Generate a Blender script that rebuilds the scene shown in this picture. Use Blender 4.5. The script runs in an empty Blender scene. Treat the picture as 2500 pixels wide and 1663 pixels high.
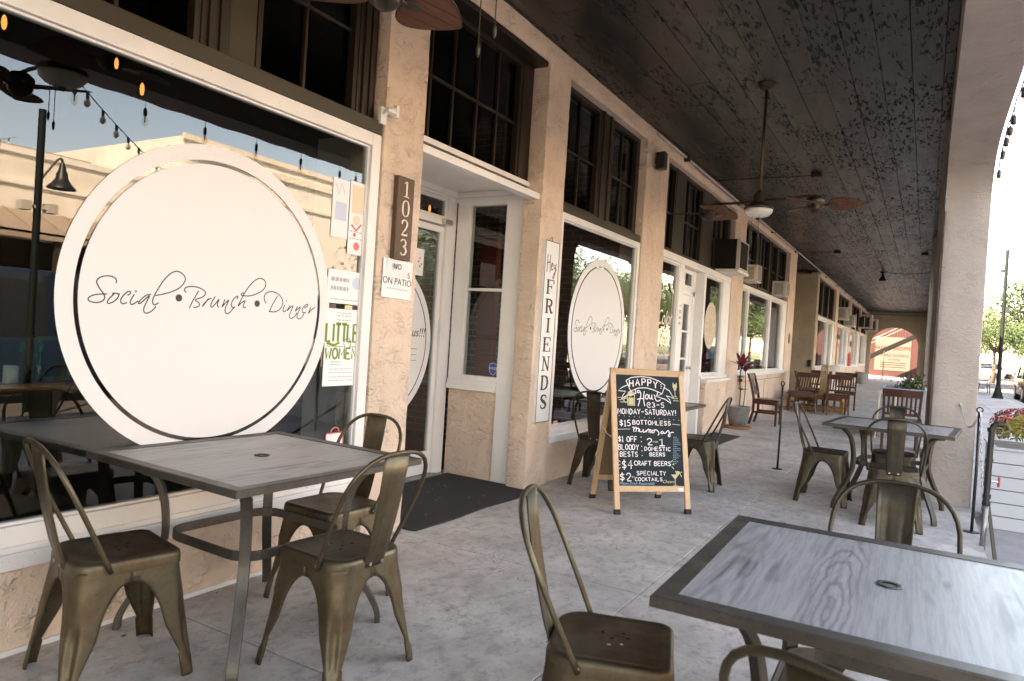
import bpy, bmesh, math, random
from mathutils import Vector, Matrix, noise
random.seed(11)
C = bpy.context.scene
# ------------------------------------------------------------------ camera, world, sun, exposure
def _cam():
    yaw, pitch, roll = .528764, -.009444, -.063221
    cr, sr, cp, sp, cy, sy = math.cos(roll), math.sin(roll), math.cos(pitch), math.sin(pitch), math.cos(yaw), math.sin(yaw)
    R = Matrix(((cy, -sy, 0), (sy, cy, 0), (0, 0, 1))) @ Matrix(((1, 0, 0), (0, cp, -sp), (0, sp, cp))) @ Matrix(((cr, 0, sr), (0, 1, 0), (-sr, 0, cr)))
    r, u, b = R @ Vector((1, 0, 0)), R @ Vector((0, 0, 1)), R @ Vector((0, -1, 0))
    M = Matrix(((r.x, u.x, b.x, 0), (r.y, u.y, b.y, 0), (r.z, u.z, b.z, 1.31), (0, 0, 0, 1)))
    cd = bpy.data.cameras.new("camera"); o = bpy.data.objects.new("camera", cd)
    C.collection.objects.link(o); o.matrix_world = M
    cd.sensor_width = 36; cd.lens = 24.91; cd.clip_start = .05; cd.clip_end = 1500
    cd.dof.use_dof = True; cd.dof.focus_distance = 5.2; cd.dof.aperture_fstop = 5.6
    C.camera = o
_cam()
SUN_EL, SUN_AZ = math.radians(40), math.radians(222)      # azimuth clockwise from +Y
W = bpy.data.worlds.new("World"); C.world = W; W.use_nodes = True
nt = W.node_tree; bg = nt.nodes["Background"]
sky = nt.nodes.new("ShaderNodeTexSky"); sky.sky_type = 'NISHITA'; sky.sun_disc = False
sky.sun_elevation = SUN_EL; sky.sun_rotation = SUN_AZ; sky.altitude = 0; sky.air_density = 1.0; sky.dust_density = .8; sky.ozone_density = 1.3
nt.links.new(sky.outputs[0], bg.inputs[0]); bg.inputs[1].default_value = .15
sd = bpy.data.lights.new("sun", 'SUN'); sd.energy = 4.6; sd.angle = math.radians(.5); sd.color = (1, .93, .82)
so = bpy.data.objects.new("sun", sd); C.collection.objects.link(so)
sv = Vector((math.sin(SUN_AZ) * math.cos(SUN_EL), math.cos(SUN_AZ) * math.cos(SUN_EL), math.sin(SUN_EL)))
so.rotation_euler = sv.to_track_quat('Z', 'Y').to_euler()
C.view_settings.view_transform = 'Standard'; C.view_settings.look = 'None'; C.view_settings.exposure = 3.36; C.view_settings.gamma = 1
C.view_settings.use_white_balance = True; C.view_settings.white_balance_temperature = 9900; C.view_settings.white_balance_tint = 16
C.cycles.max_bounces = 10; C.cycles.diffuse_bounces = 6; C.cycles.glossy_bounces = 5; C.cycles.transparent_max_bounces = 12
C.cycles.sample_clamp_indirect = 6

# ------------------------------------------------------------------ mesh helpers
class MB:
    def __init__(s): s.v = []; s.f = []
    def add(s, vs, fs):
        n = len(s.v); s.v += [tuple(v) for v in vs]; s.f += [tuple(i + n for i in f) for f in fs]; return s
    def box(s, x0, x1, y0, y1, z0, z1, M=None):
        vs = [Vector((x, y, z)) for z in (z0, z1) for y in (y0, y1) for x in (x0, x1)]
        if M: vs = [M @ v for v in vs]
        return s.add(vs, [(0, 2, 3, 1), (4, 5, 7, 6), (0, 1, 5, 4), (2, 6, 7, 3), (0, 4, 6, 2), (1, 3, 7, 5)])
    def rings(s, rings, closed=True, cap0=True, cap1=True):
        n = len(rings[0]); vs = [p for r in rings for p in r]; fs = []
        for i in range(len(rings) - 1):
            for j in range(n if closed else n - 1):
                k = (j + 1) % n; fs.append((i * n + j, i * n + k, (i + 1) * n + k, (i + 1) * n + j))
        if cap0: fs.append(tuple(reversed(range(n))))
        if cap1: fs.append(tuple(range((len(rings) - 1) * n, len(rings) * n)))
        return s.add(vs, fs)
    def tube(s, pts, r, n=10, closed=False, rx=None):
        pts = [Vector(p) for p in pts]; m = len(pts); rings = []; up = None
        for i, p in enumerate(pts):
            if closed: t = pts[(i + 1) % m] - pts[i - 1]
            else: t = pts[min(i + 1, m - 1)] - pts[max(i - 1, 0)]
            t.normalize()
            if up is None: up = Vector((0, 0, 1)) if abs(t.z) < .9 else Vector((1, 0, 0))
            a = t.cross(up).normalized(); b = a.cross(t).normalized(); up = b
            rr = r[i] if isinstance(r, (list, tuple)) else r
            ra = rx if rx else rr
            rings.append([p + a * (ra * math.cos(q * 2 * math.pi / n)) + b * (rr * math.sin(q * 2 * math.pi / n)) for q in range(n)])
        if closed: rings.append(rings[0])
        return s.rings(rings, True, not closed, not closed)
    def bar(s, pts, w, h, side=Vector((0, 0, 1)), closed=False):
        """rectangular section swept; w along 'side' vector, h across"""
        pts = [Vector(p) for p in pts]; m = len(pts); rings = []
        for i, p in enumerate(pts):
            if closed: t = pts[(i + 1) % m] - pts[i - 1]
            else: t = pts[min(i + 1, m - 1)] - pts[max(i - 1, 0)]
            t.normalize(); a = side.normalized(); b = t.cross(a).normalized()
            rings.append([p + a * w / 2 + b * h / 2, p - a * w / 2 + b * h / 2, p - a * w / 2 - b * h / 2, p + a * w / 2 - b * h / 2])
        if closed: rings.append(rings[0])
        return s.rings(rings, True, not closed, not closed)
    def lathe(s, prof, n=20, c=(0, 0, 0), axis='z', cap=True):
        c = Vector(c); rings = []
        for r, z in prof:
            rg = []
            for k in range(n):
                a = 2 * math.pi * k / n; x, y = r * math.cos(a), r * math.sin(a)
                rg.append(c + (Vector((x, y, z)) if axis == 'z' else Vector((z, x, y)) if axis == 'x' else Vector((x, z, y))))
            rings.append(rg)
        return s.rings(rings, True, cap, cap)
    def xf(s, M): s.v = [tuple(M @ Vector(v)) for v in s.v]; return s
    def build(s, name, mat, parent=None, smooth=False, bevel=0, solid=0, coll=None):
        me = bpy.data.meshes.new(name); me.from_pydata(s.v, [], s.f); me.update()
        bm = bmesh.new(); bm.from_mesh(me); bmesh.ops.recalc_face_normals(bm, faces=bm.faces); bm.to_mesh(me); bm.free()
        if smooth: me.polygons.foreach_set("use_smooth", [True] * len(me.polygons))
        o = bpy.data.objects.new(name, me); C.collection.objects.link(o)
        if mat: me.materials.append(mat)
        if parent: o.parent = parent
        if solid:
            m = o.modifiers.new("s", 'SOLIDIFY'); m.thickness = solid; m.offset = 0
        if bevel:
            m = o.modifiers.new("b", 'BEVEL'); m.width = bevel; m.segments = 2; m.limit_method = 'ANGLE'; m.angle_limit = math.radians(40)
        if smooth == 2:
            m = o.modifiers.new("e", 'EDGE_SPLIT'); m.split_angle = math.radians(38)
        return o
def boxpart(name, mat, parent, *b, bevel=.003):
    m = MB()
    for q in (b if isinstance(b[0], (tuple, list)) else [b]): m.box(*q)
    return m.build(name, mat, parent, bevel=bevel)
_bp = boxpart
def boxpart(name, mat, parent, *b, bevel=.003):
    if name in ('post', 'plinth', 'room_shell', 'near_wall', 'frame_board', 'apron', 'foot_rail', 'brick_wall') and isinstance(b[0], (tuple, list)):
        return [_bp(name, mat, parent, q, bevel=bevel) for q in b][-1]
    if name == 'mullion_post' and isinstance(b[0], (tuple, list)) and parent.name.split('_')[0] != 'restaurant':
        return [_bp(name, mat, parent, q, bevel=bevel) for q in b][-1]
    return _bp(name, mat, parent, *b, bevel=bevel)
def thing(name, label, cat, loc=(0, 0, 0), rz=0, group=None):
    o = bpy.data.objects.new(name, None); C.collection.objects.link(o); o.empty_display_size = .1
    o.location = loc; o.rotation_euler = (0, 0, rz); o['label'] = label; o['category'] = cat
    if group: o['group'] = group
    return o
def tag(o, label, cat, group=None):
    o['label'] = label; o['category'] = cat
    if group: o['group'] = group
    return o
def dup(root, loc, rz, label, group=None):
    def cp(o, par):
        c = o.copy(); C.collection.objects.link(c)
        if par: c.parent = par
        for ch in list(o.children): cp(ch, c)
        return c
    r = cp(root, None); r.location = loc; r.rotation_euler = (0, 0, rz); r['label'] = label
    if group: r['group'] = group
    return r
def arc(cx, cy, r, a0, a1, n, ry=None):
    ry = ry or r
    return [(cx + r * math.cos(math.radians(a0 + (a1 - a0) * i / n)), cy + ry * math.sin(math.radians(a0 + (a1 - a0) * i / n))) for i in range(n + 1)]
def smooth_poly(p, it=2):
    p = [Vector(q) for q in p]
    for _ in range(it):
        q = [p[0]]
        for i in range(len(p) - 1):
            q += [p[i] * .75 + p[i + 1] * .25, p[i] * .25 + p[i + 1] * .75]
        q.append(p[-1]); p = q
    return p

# ------------------------------------------------------------------ materials
def newmat(name, col=(.5, .5, .5), rough=.6, metal=0, spec=.5, **k):
    m = bpy.data.materials.new(name); m.use_nodes = True; b = m.node_tree.nodes["Principled BSDF"]
    b.inputs["Base Color"].default_value = (*col, 1); b.inputs["Roughness"].default_value = rough
    b.inputs["Metallic"].default_value = metal; b.inputs["Specular IOR Level"].default_value = spec
    for a, v in k.items(): b.inputs[a].default_value = v
    return m
class NG:
    def __init__(s, m): s.m = m; s.t = m.node_tree; s.b = s.t.nodes["Principled BSDF"]; s.tc = s.t.nodes.new("ShaderNodeTexCoord")
    def n(s, ty, **k):
        x = s.t.nodes.new(ty)
        for a, v in k.items():
            if a in x.inputs.keys(): x.inputs[a].default_value = v
            else: setattr(x, a, v)
        return x
    def l(s, a, b): s.t.links.new(a, b)
    def mp(s, scale=(1, 1, 1), rot=(0, 0, 0), src='Object'):
        m = s.n("ShaderNodeMapping"); m.inputs["Scale"].default_value = scale; m.inputs["Rotation"].default_value = rot
        s.l(s.tc.outputs[src], m.inputs["Vector"]); return m.outputs[0]
    def noise(s, vec, scale, detail=6, rough=.6, dist=0):
        x = s.n("ShaderNodeTexNoise"); x.inputs["Scale"].default_value = scale; x.inputs["Detail"].default_value = detail
        x.inputs["Roughness"].default_value = rough; x.inputs["Distortion"].default_value = dist; s.l(vec, x.inputs["Vector"]); return x.outputs["Fac"]
    def ramp(s, fac, stops):
        r = s.n("ShaderNodeValToRGB"); e = r.color_ramp.elements
        while len(e) < len(stops): e.new(.5)
        for i, (p, c) in enumerate(stops): e[i].position = p; e[i].color = (*c, 1) if len(c) == 3 else c
        s.l(fac, r.inputs[0]); return r.outputs[0]
    def g(s, fac, a, b): return s.ramp(fac, [(a, (0, 0, 0)), (b, (1, 1, 1))])
    def mix(s, f, a, b, mode='MIX'):
        x = s.n("ShaderNodeMix"); x.data_type = 'RGBA'; x.blend_type = mode
        for i, v in ((0, f), (6, a), (7, b)):
            if hasattr(v, 'links'): s.l(v, x.inputs[i])
            else: x.inputs[i].default_value = v if i == 0 else (*v, 1)
        return x.outputs[2]
    def math(s, op, a, b=0):
        x = s.n("ShaderNodeMath"); x.operation = op
        for i, v in ((0, a), (1, b)):
            if hasattr(v, 'links'): s.l(v, x.inputs[i])
            else: x.inputs[i].default_value = v
        return x.outputs[0]
    def col(s, c): s.l(c, s.b.inputs["Base Color"])
    def rough(s, c): s.l(c, s.b.inputs["Roughness"])
    def bump(s, h, strength=.5, dist=.01):
        x = s.n("ShaderNodeBump"); x.inputs["Strength"].default_value = strength; x.inputs["Distance"].default_value = dist
        s.l(h, x.inputs["Height"]); s.l(x.outputs[0], s.b.inputs["Normal"])
def stucco(name, col, dirt=.25, ridge=1.0):
    m = newmat(name, col, .85, spec=.25); g = NG(m); v = g.mp()
    big = g.noise(v, 2.2, 5, .6); med = g.noise(v, 9, 6, .65, 1.2); fine = g.noise(v, 90, 4, .7)
    # skip-trowel ridges: thresholded distorted noise
    rn = g.noise(g.mp((1, 1, 1.7), (.25, .2, .3)), 15, 3, .5, .35)
    rid = g.math('MULTIPLY', g.math('POWER', g.math('SUBTRACT', 1, g.math('ABSOLUTE', g.math('SUBTRACT', g.math('MULTIPLY', rn, 2.6), 1.3))), 5), g.g(g.noise(v, 8, 4, .6), .44, .60))
    hts = g.math('ADD', g.math('MULTIPLY', rid, .75 * ridge), g.math('ADD', g.math('MULTIPLY', med, .6), g.math('MULTIPLY', fine, .35)))
    g.bump(hts, 1.0, .020 * (.4 + .6 * ridge))
    a = tuple(c * 1.05 for c in col); d = tuple(c * .90 for c in col); e = (col[0] * .55, col[1] * .52, col[2] * .5)
    c1 = g.mix(g.g(big, .35, .65), a, d)
    c2 = g.mix(g.math('MULTIPLY', g.g(g.noise(v, 5.5, 8, .72), .55, .75), dirt), c1, e)
    # grime near the ground from splash: follows noise only
    c3 = g.mix(g.math('MULTIPLY', g.g(fine, .62, .72), .35), c2, tuple(c * .6 for c in col))
    g.col(c3); return m
M = {}
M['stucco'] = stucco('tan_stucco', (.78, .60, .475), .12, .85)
M['stucco_grey'] = stucco('grey_arcade_stucco', (.40, .345, .31), .35, .45)  # greyer and darker than the shop front stucco, with stronger blotches
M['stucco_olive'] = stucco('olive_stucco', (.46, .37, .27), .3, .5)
def paint(name, col, rough=.45, chip=None):
    m = newmat(name, col, rough, spec=.4); g = NG(m); v = g.mp()
    n1 = g.noise(v, 3, 5, .6); n2 = g.noise(v, 40, 5, .7)
    c = g.mix(g.math('MULTIPLY', g.g(n1, .4, .7), .5), col, tuple(x * .82 for x in col))
    if chip: c = g.mix(g.g(n2, .66, .70), c, chip)
    g.col(c); g.bump(g.math('ADD', g.math('MULTIPLY', n1, .6), g.math('MULTIPLY', n2, .3)), .25, .003); return m
M['white'] = paint('white_trim_paint', (.80, .77, .75), .4, (.42, .36, .30))
M['white_clean'] = paint('white_door_paint', (.82, .80, .78), .4)
M['brown'] = paint('dark_brown_trim_paint', (.022, .013, .008), .42, (.10, .07, .035))
M['olive'] = paint('olive_panel_paint', (.045, .034, .021), .5, (.04, .03, .02))
M['black'] = newmat('black_metal', (.018, .017, .017), .42)
M['rubber'] = newmat('black_rubber', (.02, .02, .02), .8)
def glassmat(name, tint=(.86, .9, .9), ior=1.62, rough=0.0):
    m = bpy.data.materials.new(name); m.use_nodes = True; t = m.node_tree; t.nodes.clear()
    o = t.nodes.new("ShaderNodeOutputMaterial"); mx = t.nodes.new("ShaderNodeMixShader"); f = t.nodes.new("ShaderNodeFresnel"); f.inputs[0].default_value = ior
    tr = t.nodes.new("ShaderNodeBsdfTransparent"); tr.inputs[0].default_value = (*tint, 1); gl = t.nodes.new("ShaderNodeBsdfGlossy"); gl.inputs["Roughness"].default_value = rough
    gl.inputs[0].default_value = (1, 1, 1, 1)
    nz = t.nodes.new("ShaderNodeTexNoise"); nz.inputs["Scale"].default_value = 1.1; nz.inputs["Detail"].default_value = 1
    tc = t.nodes.new("ShaderNodeTexCoord"); t.links.new(tc.outputs["Object"], nz.inputs["Vector"])
    bp = t.nodes.new("ShaderNodeBump"); bp.inputs["Strength"].default_value = .02; bp.inputs["Distance"].default_value = .002
    
    ge = t.nodes.new("ShaderNodeNewGeometry"); ib = t.nodes.new("ShaderNodeMath"); ib.operation = 'SUBTRACT'; ib.inputs[0].default_value = 1; t.links.new(ge.outputs["Backfacing"], ib.inputs[1])
    mu = t.nodes.new("ShaderNodeMath"); mu.operation = 'MULTIPLY'; t.links.new(f.outputs[0], mu.inputs[0]); t.links.new(ib.outputs[0], mu.inputs[1]); t.links.new(mu.outputs[0], mx.inputs[0]); t.links.new(tr.outputs[0], mx.inputs[1]); t.links.new(gl.outputs[0], mx.inputs[2]); t.links.new(mx.outputs[0], o.inputs[0])
    return m
M['glass'] = glassmat('shop_window_glass', (.74, .78, .77), 1.72)
M['glass_old'] = glassmat('old_clerestory_glass', (.45, .45, .42), 1.32)
M['bulb_glass'] = glassmat('clear_bulb_glass', (.95, .9, .85), 1.5)
def concrete(name, col, sc=1.0, dark=.5):
    m = newmat(name, col, .75, spec=.35); g = NG(m); v = g.mp()
    a = g.noise(v, 1.6 * sc, 10, .72, .15); b = g.noise(g.mp((1, .7, 1), (0, 0, .5)), 11 * sc, 10, .78, .1); f = g.noise(v, 70, 4, .7)
    c = g.mix(g.g(a, .38, .60), tuple(x * 1.08 for x in col), tuple(x * .74 for x in col))
    c = g.mix(g.math('MULTIPLY', g.g(b, .49, .63), dark), c, tuple(x * .52 for x in col))
    c = g.mix(g.math('MULTIPLY', g.g(f, .6, .75), .25), c, tuple(x * .6 for x in col))
    st = g.noise(v, .55 * sc, 3, .5); c = g.mix(g.math('MULTIPLY', g.g(st, .52, .66), .20), c, (.30, .30, .31))
    vo = g.n("ShaderNodeTexVoronoi"); g.l(v, vo.inputs["Vector"]); vo.inputs["Scale"].default_value = 4.5; spots = g.math('MULTIPLY', g.ramp(vo.outputs["Distance"], [(.035, (1, 1, 1)), (.07, (0, 0, 0))]), g.g(b, .45, .6))
    c = g.mix(g.math('MULTIPLY', spots, .7), c, tuple(x * .30 for x in col))
    wv = g.n("ShaderNodeVectorMath"); wv.operation = 'ADD'; nn = g.n("ShaderNodeTexNoise"); nn.inputs["Scale"].default_value = 3; nn.inputs["Detail"].default_value = 5; g.l(v, nn.inputs["Vector"]); g.l(v, wv.inputs[0]); g.l(nn.outputs["Color"], wv.inputs[1])
    vc = g.n("ShaderNodeTexVoronoi"); vc.feature = 'DISTANCE_TO_EDGE'; vc.inputs["Scale"].default_value = .55; g.l(wv.outputs[0], vc.inputs["Vector"])
    crack = g.math('MULTIPLY', g.ramp(vc.outputs["Distance"], [(.0015, (1, 1, 1)), (.005, (0, 0, 0))]), g.g(st, .48, .55)); c = g.mix(g.math('MULTIPLY', crack, .65), c, tuple(x * .25 for x in col))
    g.col(c); g.rough(g.ramp(a, [(.3, (.55, .55, .55)), (.7, (.82, .82, .82))])); g.bump(g.math('ADD', b, g.math('MULTIPLY', f, .5)), .35, .004); return m
M['floor'] = concrete('walkway_concrete', (.56, .51, .465), 1.3, .85)
M['sidewalk'] = concrete('sidewalk_concrete', (.34, .31, .30), .6, .35)
M['joint'] = newmat('joint_dirt', (.17, .15, .13), .95)
M['asphalt'] = concrete('asphalt', (.13, .12, .115), 1.4, .4)
M['brickroad'] = newmat('brick_paving', (.30, .17, .13), .8)
def brickm(name, c1, c2, mort, scale, axis='x', off=.5):
    m = newmat(name, c1, .85, spec=.25); g = NG(m)
    sx = g.n("ShaderNodeSeparateXYZ"); g.l(g.tc.outputs['Object'], sx.inputs[0]); cb = g.n("ShaderNodeCombineXYZ")
    g.l(sx.outputs[{'x': 0, 'y': 1}[axis]], cb.inputs[0]); g.l(sx.outputs[2], cb.inputs[1])
    b = g.n("ShaderNodeTexBrick"); g.l(cb.outputs[0], b.inputs["Vector"]); b.inputs["Scale"].default_value = scale
    b.inputs["Color1"].default_value = (*c1, 1); b.inputs["Color2"].default_value = (*c2, 1); b.inputs["Mortar"].default_value = (*mort, 1)
    b.inputs["Mortar Size"].default_value = .018; b.inputs["Brick Width"].default_value = .5; b.inputs["Row Height"].default_value = .17
    g.col(g.mix(g.math('MULTIPLY', g.g(g.noise(g.mp(), 9, 5), .4, .7), .5), b.outputs[0], tuple(x * .6 for x in c1))); g.bump(g.math('SUBTRACT', 1, b.outputs[1]), .7, .01); return m
M['brick_in_y'] = brickm('interior_brick_facing_street', (.22, .085, .05), (.14, .06, .04), (.30, .25, .20), 2.3, 'y')
M['brick_in_x'] = brickm('interior_brick', (.22, .085, .05), (.14, .06, .04), (.30, .25, .20), 2.3, 'x')
M['brick_dark_x'] = brickm('dark_painted_brick', (.10, .065, .03), (.075, .05, .025), (.30, .28, .12), 2.3, 'x')
def ceilm():
    m = newmat('peeling_black_ceiling_paint', (.06, .055, .05), .42, spec=.55); g = NG(m)
    v = g.mp((1, .24, 1)); fl = g.noise(v, 34, 6, .66, .25); pt = g.noise(g.mp((1.6, .45, 1)), 2.0, 6, .68)
    mask = g.math('MULTIPLY', g.g(fl, .535, .56), g.g(pt, .46, .54)); pal = g.math('MULTIPLY', g.g(g.noise(v, 19, 5, .65), .56, .62), g.g(g.noise(g.mp((1, .5, 1)), 1.1, 3, .5), .45, .58))
    lite = g.noise(v, 11, 5, .7)
    base = g.mix(g.g(lite, .35, .7), (.009, .0075, .006), (.021, .017, .013))
    g.col(g.mix(mask, g.mix(g.math('MULTIPLY', pal, .7), base, (.075, .060, .048)), (.004, .0035, .003)))
    g.rough(g.mix(mask, g.ramp(lite, [(.3, (.27, .27, .27)), (.7, (.44, .44, .44))]), (.9, .9, .9)))
    g.bump(g.math('SUBTRACT', g.math('MULTIPLY', lite, .4), mask), .8, .006); return m
M['ceiling'] = ceilm()
def bronze(name, col, rust=(.16, .075, .03)):
    m = newmat(name, col, .45, .75, .5); g = NG(m); v0 = g.mp()
    oi = g.n("ShaderNodeObjectInfo"); va = g.n("ShaderNodeVectorMath"); va.operation = 'ADD'; mu = g.n("ShaderNodeMath"); mu.operation = 'MULTIPLY'; mu.inputs[1].default_value = 37; g.l(oi.outputs["Random"], mu.inputs[0]); g.l(v0, va.inputs[0]); g.l(mu.outputs[0], va.inputs[1]); v = va.outputs[0]
    a = g.noise(v, 5, 6, .65, .4); f = g.noise(v, 45, 5, .75)
    c = g.mix(g.math('MULTIPLY', g.g(a, .44, .62), .85), col, rust)
    c = g.mix(g.math('MULTIPLY', g.g(f, .56, .68), .6), c, tuple(x * .45 for x in col))
    g.col(c); g.rough(g.ramp(a, [(.3, (.36, .36, .36)), (.75, (.60, .60, .60))])); g.bump(f, .12, .002); return m
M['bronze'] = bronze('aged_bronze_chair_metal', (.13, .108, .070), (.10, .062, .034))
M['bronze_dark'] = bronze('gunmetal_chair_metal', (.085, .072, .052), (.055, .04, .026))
M['table_metal'] = bronze('grey_brown_table_metal', (.105, .092, .078), (.07, .055, .045)); M['table_metal'].node_tree.nodes["Principled BSDF"].inputs["Metallic"].default_value = .5
def grain(name, c1, c2, rough=.38, scale=1.0, ax='y', metal=0, cath=False):
    m = newmat(name, c1, rough, metal, .5); g = NG(m)
    sc = (6, .55, 1) if ax == 'y' else (.55, 6, 1) if ax == 'x' else (5, 5, .9)
    v = g.mp(tuple(q * scale for q in sc)); a = g.noise(v, .9, 2, .45, .12)
    w = g.math('FRACT', g.math('MULTIPLY', a, 9)); wv = g.math('ABSOLUTE', g.math('SUBTRACT', w, .5))
    fine = g.noise(g.mp(tuple(q * scale * 9 for q in (sc[0], sc[1] * .5, sc[2]))), 1.6, 4, .7)
    lo = g.noise(g.mp(), 1.7, 3, .5)
    k = g.math('MULTIPLY', g.g(wv, .36, .48), g.g(lo, .42, .52))
    c = g.mix(g.math('MULTIPLY', k, .75), c1, c2)
    c = g.mix(g.math('MULTIPLY', g.g(fine, .42, .68), .45), c, c2)
    if cath:      # arched growth rings in one band of the board print
        def vm(op, a_, b_=None):
            x = g.n("ShaderNodeVectorMath"); x.operation = op; g.l(a_, x.inputs[0])
            if b_ is not None: x.inputs[1].default_value = b_
            return x
        for cx_, cy_, wd_, fr_, st_ in ((-.12, -.34, .075, 9, .50), (-.36, -.62, .07, 6, .32), (.27, -.75, .08, 7, .30)):
            sh = vm('SUBTRACT', g.tc.outputs['Object'], (cx_, cy_, .722)); sc_ = vm('MULTIPLY', sh.outputs[0], (7.0, .62, 0)); ln = vm('LENGTH', sc_.outputs[0])
            wob = g.math('ADD', ln.outputs["Value"], g.math('MULTIPLY', g.noise(g.mp((8, 2.6, 1)), 1.5, 6, .62), .30))
            q = g.math('ABSOLUTE', g.math('SUBTRACT', g.math('FRACT', g.math('MULTIPLY', wob, fr_)), .5))
            sx_ = g.n("ShaderNodeSeparateXYZ"); g.l(sh.outputs[0], sx_.inputs[0]); mk = g.ramp(g.math('ABSOLUTE', sx_.outputs[0]), [(wd_ * .55, (1, 1, 1)), (wd_, (0, 0, 0))])
            c = g.mix(g.math('MULTIPLY', g.math('MULTIPLY', g.g(q, .20, .46), mk), st_), c, c2)
    g.col(c); g.bump(fine, .08, .001); return m
M['table_top'] = grain('grey_wood_grain_tabletop', (.37, .355, .345), (.085, .085, .088), .38, cath=True)
M['pine'] = grain('pine_frame_wood', (.66, .42, .25), (.50, .29, .15), .45, 1.6, 'z')
M['chair_wood'] = grain('dark_mahogany', (.085, .028, .016), (.03, .012, .008), .28, 1.5, 'z')
M['sign_wood'] = grain('dark_sign_wood', (.12, .065, .04), (.05, .028, .018), .6, 2.0, 'z')
M['orange_wood'] = grain('orange_oak', (.36, .16, .045), (.22, .09, .02), .45, 2, 'x')
M['jenga'] = brickm('stacked_block_wood', (.48, .33, .17), (.38, .25, .12), (.16, .10, .05), 4.2, 'x')
M['chalk'] = newmat('chalkboard', (.026, .036, .040), .85, spec=.15)
M['chalkwhite'] = newmat('white_chalk_pen', (.82, .76, .76), .9); M['chalkyel'] = newmat('yellow_chalk_pen', (.55, .50, .30), .9); M['chalkblue'] = newmat('blue_chalk_pen', (.28, .45, .60), .9)
M['vinyl'] = newmat('white_window_vinyl', (.75, .72, .71), .5)
M['ink'] = newmat('dark_lettering', (.022, .012, .010), .5)
M['paper'] = newmat('white_paper', (.82, .81, .80), .8); M['grey_ink'] = newmat('grey_print', (.42, .41, .43), .8)
M['green_ink'] = newmat('green_print', (.17, .27, .035), .7); M['red'] = newmat('red_print', (.72, .16, .15), .6); M['orange_ink'] = newmat('orange_print', (.78, .62, .46), .7)
M['blue_ink'] = newmat('blue_print', (.56, .60, .72), .7); M['badge'] = newmat('blue_badge', (.02, .09, .33), .4); M['cream'] = newmat('cream_lettering', (.80, .68, .55), .5)
M['yellow_ink'] = newmat('yellow_print', (.72, .62, .30), .7)
def mat_rug():
    m = newmat('black_doormat', (.022, .022, .022), .95); g = NG(m); n = g.noise(g.mp((1, 14, 1)), 20, 3, .8); d = g.noise(g.mp(), 30, 6, .8)
    g.col(g.mix(g.g(d, .68, .72), g.mix(n, (.012, .012, .012), (.04, .04, .038)), (.25, .2, .12))); g.bump(n, 1, .004); return m
M['rug'] = mat_rug()
M['fanblade'] = brickm('woven_palm_blade', (.21, .085, .055), (.17, .07, .045), (.12, .05, .03), 14, 'x')
M['fanmetal'] = bronze('dark_bronze_fan_metal', (.075, .06, .045), (.05, .035, .025))
M['opal'] = newmat('opal_glass_shade', (.80, .74, .68), .3)
M['chrome'] = newmat('bare_steel', (.5, .5, .5), .3, .9)
M['galv'] = bronze('galvanised_pot', (.30, .31, .31), (.20, .20, .20))
M['terracotta'] = newmat('terracotta', (.42, .17, .09), .85)
M['hosered'] = newmat('red_valve_paint', (.45, .03, .03), .45)
def leafm(name, c1, c2, rough=.5):
    m = newmat(name, c1, rough, spec=.4); g = NG(m); g.col(g.mix(g.g(g.noise(g.mp(), 1.6, 4, .6), .35, .65), c1, c2))
    return m
M['leaf'] = leafm('green_tree_leaves', (.020, .042, .010), (.045, .075, .018)); M['leaf2'] = leafm('yellow_green_leaves', (.055, .075, .020), (.09, .10, .035))
M['bark'] = newmat('bark', (.10, .075, .055), .95)
M['redleaf'] = leafm('burgundy_leaves', (.11, .010, .022), (.20, .02, .04), .35); M['orangeleaf'] = newmat('orange_leaf', (.42, .16, .03), .4)
M['mumred'] = leafm('red_flowers', (.26, .012, .016), (.38, .03, .02)); M['mumyel'] = leafm('yellow_flowers', (.36, .25, .04), (.20, .23, .05))
def emis(name, col, s):
    m = newmat(name, col, .5); b = m.node_tree.nodes["Principled BSDF"]; b.inputs["Emission Color"].default_value = (*col, 1); b.inputs["Emission Strength"].default_value = s; return m
M['filament'] = emis('lit_filament', (1, .50, .17), .21)
M['cream_wall'] = stucco('pale_cream_facade', (.86, .80, .72), .05, .1); M['white_wall'] = stucco('off_white_facade', (.88, .85, .80), .05, .1)
M['redwall'] = stucco('red_painted_wall', (.050, .020, .020), .2, .3)
M['metalroof'] = newmat('tan_metal_roof', (.42, .33, .26), .5, .2)
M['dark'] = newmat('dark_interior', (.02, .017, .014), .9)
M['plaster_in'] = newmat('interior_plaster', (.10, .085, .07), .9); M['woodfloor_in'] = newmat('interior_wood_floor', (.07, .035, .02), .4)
M['curtain'] = newmat('interior_red_cloth', (.33, .05, .03), .85)
M['acbeige'] = paint('beige_air_conditioner_metal', (.62, .58, .52), .5); M['acbrown'] = paint('brown_housing_metal', (.011, .0075, .0048), .85)
M['carblue'] = newmat('dark_blue_car_paint', (.012, .035, .07), .2, .3, .6); M['carblack'] = newmat('black_car_paint', (.015, .015, .017), .2, .2, .6); M['carwhite'] = newmat('white_car_paint', (.75, .75, .75), .25, 0, .6)
M['carglass'] = newmat('car_glass', (.02, .025, .03), .05, 0, .8); M['lampgreen'] = newmat('dark_green_lamp_metal', (.006, .011, .011), .6, 0, .2)
M['boards'] = paint('white_painted_boards', (.42, .44, .47), .6)

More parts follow.
